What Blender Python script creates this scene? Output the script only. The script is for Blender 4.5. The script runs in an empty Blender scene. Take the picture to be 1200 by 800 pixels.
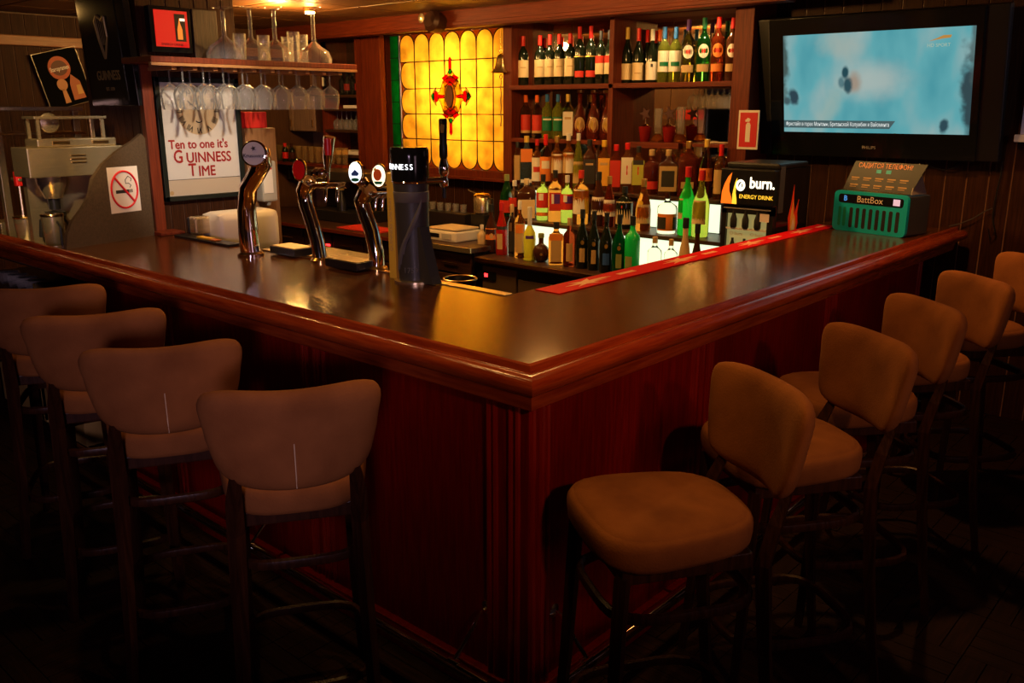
import bpy, bmesh, math, random
from mathutils import Vector, Matrix
random.seed(7)
D=bpy.data; C=bpy.context.scene.collection
PI=math.pi
# ---------------- camera ----------------
PITCH=math.radians(14.85); YAW=math.radians(-41.68); FPX=1034.0
CAM=Vector((1.496,-1.750,1.78))
cd=D.cameras.new('camera'); cam=D.objects.new('camera',cd); C.objects.link(cam)
cam.location=CAM; cam.rotation_euler=(math.radians(90)-PITCH,0,-YAW)
cd.sensor_width=36; cd.lens=FPX/1200*36; cd.clip_start=.05; cd.clip_end=60
bpy.context.scene.camera=cam
bpy.context.scene.cycles.transparent_max_bounces=32
# ---------------- world, exposure ----------------
w=D.worlds.new('world'); bpy.context.scene.world=w; w.use_nodes=True
w.node_tree.nodes['Background'].inputs[0].default_value=(.02,.012,.01,1)
w.node_tree.nodes['Background'].inputs[1].default_value=.15
vs=bpy.context.scene.view_settings
vs.view_transform='Standard'; vs.look='None'; vs.exposure=0.0; vs.gamma=1.0; vs.use_curve_mapping=False
# ---------------- lights of the room ----------------
def spot(name,loc,tgt,energy,col,size=1.1,blend=.6,rad=.04):
    l=D.lights.new(name,'SPOT'); l.energy=energy; l.color=col; l.spot_size=size; l.spot_blend=blend; l.shadow_soft_size=rad
    o=D.objects.new(name,l); C.objects.link(o); o.location=loc
    o.rotation_euler=(Vector(tgt)-Vector(loc)).to_track_quat('-Z','Y').to_euler(); return o
def point(name,loc,energy,col,rad=.04):
    l=D.lights.new(name,'POINT'); l.energy=energy; l.color=col; l.shadow_soft_size=rad
    o=D.objects.new(name,l); C.objects.link(o); o.location=loc; return o
def area(name,loc,tgt,energy,col,sx,sy):
    l=D.lights.new(name,'AREA'); l.energy=energy; l.color=col; l.shape='RECTANGLE'; l.size=sx; l.size_y=sy
    o=D.objects.new(name,l); C.objects.link(o); o.location=loc
    o.rotation_euler=(Vector(tgt)-Vector(loc)).to_track_quat('-Z','Y').to_euler(); return o
WARM=(1,.52,.14); ORG=(1,.41,.10)
# downlights above the counter (out of frame overhead)
spot('downlight_left_far',(-2.6,-.1,2.45),(-2.6,.3,1.1),26,WARM,1.5)
spot('downlight_left_near',(-1.2,-.25,2.45),(-1.1,.05,1.0),22,WARM,1.6)
spot('downlight_corner',(.1,-.1,2.45),(.05,.0,1.0),26,WARM,1.5)
spot('downlight_right_near',(.25,1.0,2.45),(.35,.9,.8),20,ORG,1.8)
spot('wall_lamp_right',(2.5,-.9,2.15),(.1,1.3,.98),55,ORG,.72,1.,.06)
spot('corner_fill',(2.3,-1.5,2.2),(0,.25,.82),60,ORG,.42,1.,.05)  # extra spot added to brighten the corner post and front panel
spot('cool_board_fill',(2.5,2.3,2.0),(.6,3.88,2.0),22,(.75,.82,1),.7,.8,.1)  # cool spot added to brighten the pale board beside the television
spot('downlight_right_far',(.1,2.6,2.45),(.0,2.8,.9),55,ORG,1.9)
spot('poster_fill',(-1.7,.55,2.44),(-3.3,.87,1.52),105,(1,.84,.66),.64)  # unseen spot added to brighten the poster and hanging glasses
# spot added for the pink left stool backs; area for window light at right
spot('left_stool_fill',(2.6,-3.0,1.75),(-1.15,-.6,1.22),190,(1,.66,.95),.56,.8,.25)
area('window_daylight_right',(2.9,.2,1.4),(.6,1.6,.95),7,(1,.6,.7),1.0,.9)
# unseen aisle points added to brighten the bottles; shelf lamps follow
point('aisle_fill_left',(-4.3,2.2,2.36),46,WARM,.04)
point('aisle_fill_middle',(-2.9,1.9,2.36),46,WARM,.04)
point('aisle_fill_right',(-1.7,2.1,2.36),52,WARM,.04)
spot('machine_fill',(-2.2,-.7,2.4),(-3.6,.25,1.42),170,(1,.68,.30),.5)  # unseen spot added to brighten the coffee machine front
point('left_room_lamp',(-4.9,.1,2.35),1.5,WARM,.05)
for i,x in enumerate((-3.0,-2.5,-1.9,-1.55)): spot('shelf_lamp',(x,3.60,2.38),(x,3.72,1.9),9,(1,.66,.30),2.2,.8,.02)

# ---------------- helpers: photograph pixel + known plane -> point ----------------
FW=Vector((math.sin(YAW)*math.cos(PITCH),math.cos(YAW)*math.cos(PITCH),-math.sin(PITCH)))
RT=FW.cross(Vector((0,0,1))).normalized(); UP=RT.cross(FW)
def ray(x,y): return FW*FPX+RT*(x-600)-UP*(y-400)
def atY(x,y,Y): d=ray(x,y); return CAM+d*((Y-CAM.y)/d.y)
def atX(x,y,X): d=ray(x,y); return CAM+d*((X-CAM.x)/d.x)
def atZ(x,y,Z): d=ray(x,y); return CAM+d*((Z-CAM.z)/d.z)
# ---------------- materials ----------------
MC={}
def mat(name,col,rough=.5,metal=0.,trans=0.,emit=None,es=0.,noise=0.,nscale=20.,nstretch=(1,1,1),col2=None,bump=0.,bscale=60.,sheen=0.,coat=0.,ior=1.45,spec=None):
    if name in MC: return MC[name]
    m=D.materials.new(name); m.use_nodes=True; nt=m.node_tree; b=nt.nodes['Principled BSDF']
    b.inputs['Base Color'].default_value=(*col,1); b.inputs['Roughness'].default_value=rough
    b.inputs['Metallic'].default_value=metal; b.inputs['Transmission Weight'].default_value=trans; b.inputs['IOR'].default_value=ior
    if spec is not None: b.inputs['Specular IOR Level'].default_value=spec
    if coat: b.inputs['Coat Weight'].default_value=coat; b.inputs['Coat Roughness'].default_value=.12
    if sheen: b.inputs['Sheen Weight'].default_value=sheen; b.inputs['Sheen Roughness'].default_value=.4; b.inputs['Sheen Tint'].default_value=(1,.75,.6,1)
    if emit: b.inputs['Emission Color'].default_value=(*emit,1); b.inputs['Emission Strength'].default_value=es
    if col2 or bump:
        tc=nt.nodes.new('ShaderNodeTexCoord'); mp=nt.nodes.new('ShaderNodeMapping'); nt.links.new(tc.outputs['Object'],mp.inputs[0]); mp.inputs['Scale'].default_value=nstretch
    if col2:
        n=nt.nodes.new('ShaderNodeTexNoise'); n.inputs['Scale'].default_value=nscale; n.inputs['Detail'].default_value=6; nt.links.new(mp.outputs[0],n.inputs['Vector'])
        r=nt.nodes.new('ShaderNodeValToRGB'); r.color_ramp.elements[0].position=.32; r.color_ramp.elements[1].position=.68
        r.color_ramp.elements[0].color=(*col,1); r.color_ramp.elements[1].color=(*col2,1)
        nt.links.new(n.outputs[0],r.inputs[0]); nt.links.new(r.outputs[0],b.inputs['Base Color'])
    if bump:
        n2=nt.nodes.new('ShaderNodeTexNoise'); n2.inputs['Scale'].default_value=bscale; n2.inputs['Detail'].default_value=4; nt.links.new(mp.outputs[0],n2.inputs['Vector'])
        bp=nt.nodes.new('ShaderNodeBump'); bp.inputs['Strength'].default_value=bump; bp.inputs['Distance'].default_value=.01
        nt.links.new(n2.outputs[0],bp.inputs['Height']); nt.links.new(bp.outputs[0],b.inputs['Normal'])
    MC[name]=m; return m
def thin_glass(name,tint=(1,1,1),rough=.02,gl=1.0,pale_fill=0.):  # white diffuse share brightens the glass in place of bright reflections
    m=D.materials.new(name); m.use_nodes=True; nt=m.node_tree; nt.nodes.clear()
    o=nt.nodes.new('ShaderNodeOutputMaterial'); mx=nt.nodes.new('ShaderNodeMixShader'); t=nt.nodes.new('ShaderNodeBsdfTransparent'); g=nt.nodes.new('ShaderNodeBsdfGlossy')
    lw=nt.nodes.new('ShaderNodeLayerWeight'); lw.inputs[0].default_value=.2
    t.inputs[0].default_value=(*tint,1); g.inputs['Roughness'].default_value=rough; g.inputs[0].default_value=(gl,gl,gl,1)
    nt.links.new(lw.outputs['Fresnel'],mx.inputs[0]); nt.links.new(t.outputs[0],mx.inputs[1]); nt.links.new(g.outputs[0],mx.inputs[2]); df=nt.nodes.new('ShaderNodeBsdfDiffuse'); df.inputs[0].default_value=(.9,.88,.82,1); m2=nt.nodes.new('ShaderNodeMixShader'); m2.inputs[0].default_value=pale_fill
    nt.links.new(mx.outputs[0],m2.inputs[1]); nt.links.new(df.outputs[0],m2.inputs[2]); nt.links.new(m2.outputs[0],o.inputs[0]); return m
def pane_mat(name,col,var=.25):
    m=D.materials.new(name); m.use_nodes=True; nt=m.node_tree; nt.nodes.clear()
    o=nt.nodes.new('ShaderNodeOutputMaterial'); mx=nt.nodes.new('ShaderNodeMixShader'); t=nt.nodes.new('ShaderNodeBsdfTranslucent'); g=nt.nodes.new('ShaderNodeBsdfGlossy')
    tc=nt.nodes.new('ShaderNodeTexCoord'); n=nt.nodes.new('ShaderNodeTexNoise'); n.inputs['Scale'].default_value=9; n.inputs['Detail'].default_value=3
    nt.links.new(tc.outputs['Object'],n.inputs['Vector'])
    r=nt.nodes.new('ShaderNodeValToRGB'); r.color_ramp.elements[0].position=.3; r.color_ramp.elements[1].position=.7
    r.color_ramp.elements[0].color=(*[c*(1-var) for c in col],1); r.color_ramp.elements[1].color=(*col,1)
    nt.links.new(n.outputs[0],r.inputs[0]); nt.links.new(r.outputs[0],t.inputs[0])
    g.inputs['Roughness'].default_value=.15; g.inputs[0].default_value=(.6,.6,.6,1); mx.inputs[0].default_value=.04
    nt.links.new(t.outputs[0],mx.inputs[1]); nt.links.new(g.outputs[0],mx.inputs[2]); nt.links.new(mx.outputs[0],o.inputs[0]); return m
def wood(name,c1,c2,rough=.35,axis='x',coat=0.,bump=.15,nscale=6):
    st={'x':(1,14,14),'y':(14,1,14),'z':(14,14,1)}[axis]
    return mat(name,c1,rough,col2=c2,nscale=nscale,nstretch=st,bump=bump,bscale=nscale*2,coat=coat)
MAHX=wood('mahogany_along_x',(.18,.020,.004),(.32,.050,.008),.22,'x',.5)
MAHY=wood('mahogany_along_y',(.20,.018,.004),(.34,.050,.008),.22,'y',.5)
MAHZ=wood('mahogany_upright',(.13,.0022,.0008),(.23,.0045,.0015),.40,'z',.0)
MAHZ.node_tree.nodes['Principled BSDF'].inputs['Specular IOR Level'].default_value=.2
MAHZL=wood('mahogany_batten',(.20,.006,.002),(.30,.012,.004),.3,'z',.3)
DARKX=wood('dark_wood_along_x',(.03,.012,.006),(.07,.028,.012),.4,'x')
DARKZ=wood('dark_wood_upright',(.035,.014,.007),(.08,.032,.014),.4,'z')
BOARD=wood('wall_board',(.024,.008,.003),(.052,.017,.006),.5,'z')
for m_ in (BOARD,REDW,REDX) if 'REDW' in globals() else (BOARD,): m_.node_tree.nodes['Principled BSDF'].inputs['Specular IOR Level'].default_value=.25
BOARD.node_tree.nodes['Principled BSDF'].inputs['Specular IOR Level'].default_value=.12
GROOVE=wood('groove_glint',(.25,.13,.07),(.32,.17,.09),.35,'z')  # paler than the boards, standing in for highlights along the groove edges
REDW=wood('red_brown_wood',(.10,.014,.004),(.17,.028,.007),.5,'z')
REDX=wood('red_brown_wood_along_x',(.10,.014,.004),(.17,.028,.007),.5,'x')
for m_ in (REDW,REDX): m_.node_tree.nodes['Principled BSDF'].inputs['Specular IOR Level'].default_value=.25
TOP=mat('varnished_top',(.05,.014,.003),.13,col2=(.12,.038,.007),nscale=7,nstretch=(2,9,2),bump=.05,bscale=90)
TOP.node_tree.nodes['Principled BSDF'].inputs['Specular Tint'].default_value=(1,.58,.20,1); TOP.node_tree.nodes['Principled BSDF'].inputs['Specular IOR Level'].default_value=.8
CEILM=wood('ceiling_wood',(.10,.04,.013),(.17,.07,.022),.45,'x')
FLOORM=wood('parquet',(.008,.003,.0018),(.022,.008,.0045),.6,'x')
FLOORM.node_tree.nodes['Principled BSDF'].inputs['Specular IOR Level'].default_value=.12
FLOORM2=wood('parquet_cross',(.008,.003,.0018),(.022,.008,.0045),.6,'y')
STOOLW=wood('stool_wood',(.018,.005,.002),(.042,.013,.005),.34,'z',.0)
STOOLW.node_tree.nodes['Principled BSDF'].inputs['Specular IOR Level'].default_value=.3
FLOORM2.node_tree.nodes['Principled BSDF'].inputs['Specular IOR Level'].default_value=.12
SUEDE=mat('brown_suede',(.15,.050,.014),.95,col2=(.27,.098,.028),nscale=5,bump=.15,bscale=180,spec=.15)
CHROME=mat('chrome',(.9,.86,.8),.07,1.0); STEEL=mat('brushed_steel',(.86,.70,.42),.26,.9,col2=(.70,.56,.34),nscale=8,nstretch=(1,1,30))
BRASS=mat('brass',(.8,.52,.18),.2,1.0); BLACK=mat('black_plastic',(.012,.011,.011),.35); BLACKG=mat('gloss_black',(.008,.008,.008),.12)
MBLACK=mat('matt_black',(.045,.042,.036),.42); WHITE=mat('white_plastic',(.75,.68,.55),.4); PAPER=mat('paper_white',(.8,.74,.66),.7)
CREAM=mat('cream_print',(.75,.6,.38),.7); RED=mat('red_plastic',(.7,.015,.012),.35); REDP=mat('red_print',(.55,.01,.012),.6); DKRED=mat('dark_red_print',(.33,.008,.006),.6)
INK=mat('black_print',(.012,.012,.012),.6); TEAL=mat('teal_plastic',(.0,.46,.60),.4); DKGREY=mat('dark_grey',(.05,.05,.055),.5); GREY=mat('grey_plastic',(.45,.42,.36),.45)
YEL=mat('yellow_print',(.75,.45,.03),.5); GREENP=mat('green_print',(.0,.16,.06),.5); BLUEP=mat('blue_print',(.03,.10,.42),.5); ORP=mat('orange_print',(.8,.13,.01),.5); PURP=mat('violet_print',(.09,.02,.22),.5)
MIRROR=mat('mirror',(.75,.66,.52),.03,1.0); LEAD=mat('lead_came',(.012,.007,.004),.6)
GLASS=thin_glass('drinking_glass',(.98,.98,.97),.03,1.,.07); GLASSP=thin_glass('glass_pane',(.95,.95,.95),gl=.5)
G_DK=mat('dark_bottle_glass',(.008,.012,.006),.08); G_GRN=mat('green_bottle_glass',(.02,.22,.04),.05,trans=.9,ior=1.33); G_BR=mat('bright_green_liqueur',(.02,.75,.06),.12,trans=.55,ior=1.33)
G_CL=mat('clear_bottle_glass',(.93,.95,.9),.03,trans=1.,ior=1.3); G_AM=mat('amber_spirit',(.75,.25,.03),.05,trans=.92,ior=1.33); G_RB=mat('red_brown_spirit',(.33,.045,.01),.05,trans=.8,ior=1.33)
G_YG=mat('yellow_green_spirit',(.55,.62,.08),.06,trans=.85,ior=1.33); G_YE=mat('yellow_liqueur',(.78,.72,.04),.2,trans=.25,ior=1.33); G_BL=mat('blue_gin_glass',(.35,.62,.78),.04,trans=.95,ior=1.33)
G_CR=mat('cream_liqueur',(.6,.42,.2),.35); G_RD=mat('red_bitter',(.6,.02,.01),.1,trans=.4); G_BRN=mat('brown_liqueur',(.05,.015,.006),.08)
# ---------------- mesh builders ----------------
class MB:
    def __init__(s): s.bm=bmesh.new()
    def box(s,x0,x1,y0,y1,z0,z1,bev=0.,M=None):
        r=bmesh.ops.create_cube(s.bm,size=1.0); vs_=r['verts']
        for v in vs_: v.co=Vector(((x0+x1)/2+v.co.x*(x1-x0),(y0+y1)/2+v.co.y*(y1-y0),(z0+z1)/2+v.co.z*(z1-z0)))
        if bev>0:
            es=list({e for v in vs_ for e in v.link_edges})
            r=bmesh.ops.bevel(s.bm,geom=es,offset=bev,segments=2,affect='EDGES',profile=.6); vs_=list({v for f in r['faces'] for v in f.verts}|{v for v in vs_ if v.is_valid})
        if M is not None:
            for v in vs_: v.co=M@v.co
        return s
    def lathe(s,prof,seg=20,M=None,sq=None,sy=1.,cap=True):
        rings=[]
        for r,z in prof:
            ring=[]
            for i in range(seg):
                a=2*PI*(i+.5)/seg; c,t=math.cos(a),math.sin(a); k=1.
                if sq: k=(abs(c)**sq+abs(t)**sq)**(-1/sq)
                v=Vector((r*k*c,r*k*t*sy,z)); ring.append(s.bm.verts.new(M@v if M is not None else v))
            rings.append(ring)
        for a,b in zip(rings,rings[1:]):
            for i in range(seg): s.bm.faces.new((a[i],a[(i+1)%seg],b[(i+1)%seg],b[i]))
        if cap: s.bm.faces.new(rings[0][::-1]); s.bm.faces.new(rings[-1])
        return s
    def tube(s,pts,rad,seg=10,closed=False):
        pts=[Vector(p) for p in pts]; n=len(pts); rads=rad if isinstance(rad,(list,tuple)) else [rad]*n
        rings=[]; pn=None
        for i,p in enumerate(pts):
            t=(pts[(i+1)%n]-pts[i-1]) if closed or 0<i<n-1 else (pts[1]-pts[0] if i==0 else pts[-1]-pts[-2])
            t.normalize()
            if pn is None:
                a=Vector((0,0,1)) if abs(t.z)<.9 else Vector((1,0,0)); pn=(a-t*a.dot(t)).normalized()
            else: pn=(pn-t*pn.dot(t)).normalized()
            b=t.cross(pn)
            rings.append([s.bm.verts.new(p+(pn*math.cos(2*PI*k/seg)+b*math.sin(2*PI*k/seg))*rads[i]) for k in range(seg)])
        m=n if closed else n-1
        for i in range(m):
            a,b=rings[i],rings[(i+1)%n]
            for k in range(seg): s.bm.faces.new((a[k],a[(k+1)%seg],b[(k+1)%seg],b[k]))
        if not closed: s.bm.faces.new(rings[0][::-1]); s.bm.faces.new(rings[-1])
        return s
    def prism(s,poly,M,depth):
        """poly: 2D outline; M maps (u,v,w) to world; extruded w=0..depth"""
        a=[s.bm.verts.new(M@Vector((u,v,0))) for u,v in poly]; b=[s.bm.verts.new(M@Vector((u,v,depth))) for u,v in poly]
        s.bm.faces.new(a[::-1]); s.bm.faces.new(b); n=len(poly)
        for i in range(n): s.bm.faces.new((a[i],a[(i+1)%n],b[(i+1)%n],b[i]))
        return s
    def build(s,name,m,parent=None,smooth=False,sharp=40):
        bmesh.ops.recalc_face_normals(s.bm,faces=s.bm.faces)
        me=D.meshes.new(name); s.bm.to_mesh(me); s.bm.free(); me.materials.append(m)
        if smooth:
            me.shade_smooth(); me.set_sharp_from_angle(angle=math.radians(sharp))
        o=D.objects.new(name,me); C.objects.link(o)
        if parent is not None: o.parent=parent
        return o
def local_origin(o,loc):
    """move a mesh object's origin to loc (world, unparented)"""
    loc=Vector(loc); o.data.transform(Matrix.Translation(-loc)); o.location=loc; return o
def tag(o,label,cat,group=None):
    o['label']=label; o['category']=cat
    if group: o['group']=group
    return o
def thing(name,label,cat,loc=(0,0,0),rz=0.,group=None):
    o=D.objects.new(name,None); C.objects.link(o); o.location=loc; o.rotation_euler=(0,0,rz); o.empty_display_size=.05
    return tag(o,label,cat,group)
def struct(o): o['kind']='structure'; return o
def XZ(o=(0,0,0)): return Matrix.Translation(Vector(o))@Matrix.Rotation(PI/2,4,'X')     # u->x v->z, w->-y (towards camera side)
def YZ(o=(0,0,0)): return Matrix.Translation(Vector(o))@Matrix.Rotation(PI/2,4,'Z')@Matrix.Rotation(PI/2,4,'X')  # u->y v->z w->+x
def text(s,size,m,M,parent=None,name='lettering',ext=.001,align='CENTER',sx=1.,bold=0.,fat=0.):
    cu=D.curves.new('t','FONT'); cu.body=s; cu.size=size; cu.extrude=ext; cu.align_x=align; cu.align_y='CENTER'; cu.offset=bold; cu.resolution_u=3
    to=D.objects.new('t',cu); C.objects.link(to); dg=bpy.context.evaluated_depsgraph_get(); dg.update()
    me=D.meshes.new_from_object(to.evaluated_get(dg)); D.objects.remove(to); D.curves.remove(cu)
    if fat:
        b_=bmesh.new()
        for kf,(du,dv) in enumerate(((0,0),(fat,0),(-fat,0),(0,fat),(0,-fat))):
            m2=me.copy(); m2.transform(Matrix.Translation((du,dv,.00012*kf))); b_.from_mesh(m2); D.meshes.remove(m2)
        b_.to_mesh(me); b_.free()
    me.transform(M@Matrix.Diagonal((sx,1,1,1))); me.materials.clear(); me.materials.append(m)
    o=D.objects.new(name,me); C.objects.link(o)
    if parent is not None: o.parent=parent
    return o
def copy_tree(o,parent=None):
    c=o.copy(); C.objects.link(c); c.parent=parent
    for ch in [x for x in CH.get(o.name,[])]: copy_tree(ch,c)
    return c
CH={}
def index_children(root):
    CH.clear()
    for x in D.objects:
        if x.parent: CH.setdefault(x.parent.name,[]).append(x)
def circ(cx,cy,rx,ry=None,n=24,a0=0,a1=2*PI):
    ry=ry or rx; return [(cx+rx*math.cos(a0+(a1-a0)*i/n),cy+ry*math.sin(a0+(a1-a0)*i/n)) for i in range(n)]
def rrect(x0,x1,y0,y1,r,n=5):
    p=[]
    for cx,cy,a in ((x1-r,y1-r,0),(x0+r,y1-r,PI/2),(x0+r,y0+r,PI),(x1-r,y0+r,1.5*PI)):
        for i in range(n+1): p.append((cx+r*math.cos(a+PI/2*i/n),cy+r*math.sin(a+PI/2*i/n)))
    return p

# =====================================================================
# SETTING
# =====================================================================
WX0,WX1,WY0,WY1,CEIL=-6.3,3.0,-4.0,3.9,2.5
fl=struct(MB().box(WX0,WX1,WY0,WY1,-.06,-.012).build('floor',mat('floor_joint',(.006,.003,.002),.8)))
def floor_strips(tiles,asparts):
    T=.30; n=4; src={}
    joined=MB()
    for ix,iy in tiles:
        x0=ix*T; y0=iy*T; d=(ix+iy)%2
        for k in range(n):
            g=.0015; s=T/n; j=random.uniform(-.0012,0)
            if d: b=(x0+g,x0+T-g,y0+k*s+g,y0+(k+1)*s-g)
            else: b=(x0+k*s+g,x0+(k+1)*s-g,y0+g,y0+T-g)
            if asparts:
                if d not in src: src[d]=MB().box(-(b[1]-b[0])/2,(b[1]-b[0])/2,-(b[3]-b[2])/2,(b[3]-b[2])/2,-.012,0,.001).build('parquet_strip',FLOORM if d else FLOORM2,fl); o=src[d]
                else: o=src[d].copy(); C.objects.link(o)
                o.location=((b[0]+b[1])/2,(b[2]+b[3])/2,j)
            else: joined.box(b[0],b[1],b[2],b[3],-.012,j)
    if not asparts: o=joined.build('parquet_strips',FLOORM,fl); o['kind']='stuff'
near=set((ix,iy) for ix in range(2,7) for iy in range(0,8))|set((ix,iy) for ix in range(-9,-1) for iy in range(-5,-1))
near=set(list(sorted(near))[:74])
floor_strips(sorted(near),True)
rest=[(ix,iy) for ix in range(-21,10) for iy in range(-13,13) if (ix,iy) not in near and not(-9<ix<0 and 0<=iy<13)]
floor_strips(rest,False)
# ceiling with wooden panels
ce=struct(MB().box(WX0,WX1,WY0,WY1,CEIL+.02,CEIL+.08).build('ceiling',mat('ceiling_joint',(.02,.008,.004),.8)))
cp=None
for ix in range(-10,5):
    for iy in range(-6,7):
        if cp is None: cp=MB().box(-.291,.291,-.291,.291,0,.02,.004).build('ceiling_panel',CEILM,ce); o=cp
        else: o=cp.copy(); C.objects.link(o)
        o.location=(ix*.6-.1,iy*.6,CEIL)
def boards(wall,along,a0,a1,z0,z1,plane,face,wd=.118,m=BOARD):
    """vertical boards with gaps on a wall; face=+1/-1 the side the boards stand out to"""
    n=max(1,round((a1-a0)/wd)); s=(a1-a0)/n; t=.014
    t=.006
    p0,p1=sorted((plane,plane+face*t)); src=None
    for i in range(n):
        if src is None:
            q=MB()
            if along=='x': q.box(-s/2+.0035,s/2-.0035,p0,p1,z0,z1,.002)
            else: q.box(p0,p1,-s/2+.003,s/2-.003,z0,z1,.002)
            src=q.build('board',m,wall); o=src
        else: o=src.copy(); C.objects.link(o)
        c=a0+(i+.5)*s
        o.location=(c,0,0) if along=='x' else (0,c,0)
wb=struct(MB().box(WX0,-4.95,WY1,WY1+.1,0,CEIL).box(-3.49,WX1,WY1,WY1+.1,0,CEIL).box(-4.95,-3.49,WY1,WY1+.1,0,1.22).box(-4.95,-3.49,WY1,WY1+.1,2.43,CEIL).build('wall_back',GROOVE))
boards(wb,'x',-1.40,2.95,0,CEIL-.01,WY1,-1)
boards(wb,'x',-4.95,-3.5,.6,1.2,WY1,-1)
GROOVE2=wood('groove_glint_dim',(.07,.03,.014),(.10,.042,.02),.5,'z')  # dimmer groove highlight colour for the left wall and partition
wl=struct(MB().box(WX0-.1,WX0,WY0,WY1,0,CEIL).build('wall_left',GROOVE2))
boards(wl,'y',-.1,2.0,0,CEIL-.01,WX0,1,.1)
struct(MB().box(WX1,WX1+.1,WY0,WY1,0,CEIL).build('wall_right',DARKZ))
wf=struct(MB().box(WX0,-2.4,WY0-.1,WY0,0,CEIL).box(-.8,WX1,WY0-.1,WY0,0,CEIL).box(-2.4,-.8,WY0-.1,WY0,0,1.1).box(-2.4,-.8,WY0-.1,WY0,2.3,CEIL).build('wall_front',DARKX))
# partition block carrying the poster
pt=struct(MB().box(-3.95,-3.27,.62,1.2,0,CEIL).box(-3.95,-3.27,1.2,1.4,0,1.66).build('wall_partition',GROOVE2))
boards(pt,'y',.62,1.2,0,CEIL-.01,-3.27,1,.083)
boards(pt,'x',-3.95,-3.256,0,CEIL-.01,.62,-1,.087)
MB().box(-3.27,-3.245,1.2,1.41,0,1.66,.003).build('end_board',wood('light_brown_board',(.20,.09,.035),(.27,.13,.05),.45,'z'),pt)
# crown trim along left wall
struct(MB().box(WX0+.014,WX0+.05,WY0,WY1,2.25,2.33,.008).build('trim_1',wood('trim_wood',(.22,.09,.03),(.33,.14,.05),.4,'y')))
# red brown beam
struct(MB().box(WX0,-.9,3.3,3.42,2.37,CEIL,.008).box(WX0,-.9,3.285,3.3,2.385,2.41,.004).build('trim_2',REDX))
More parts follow.
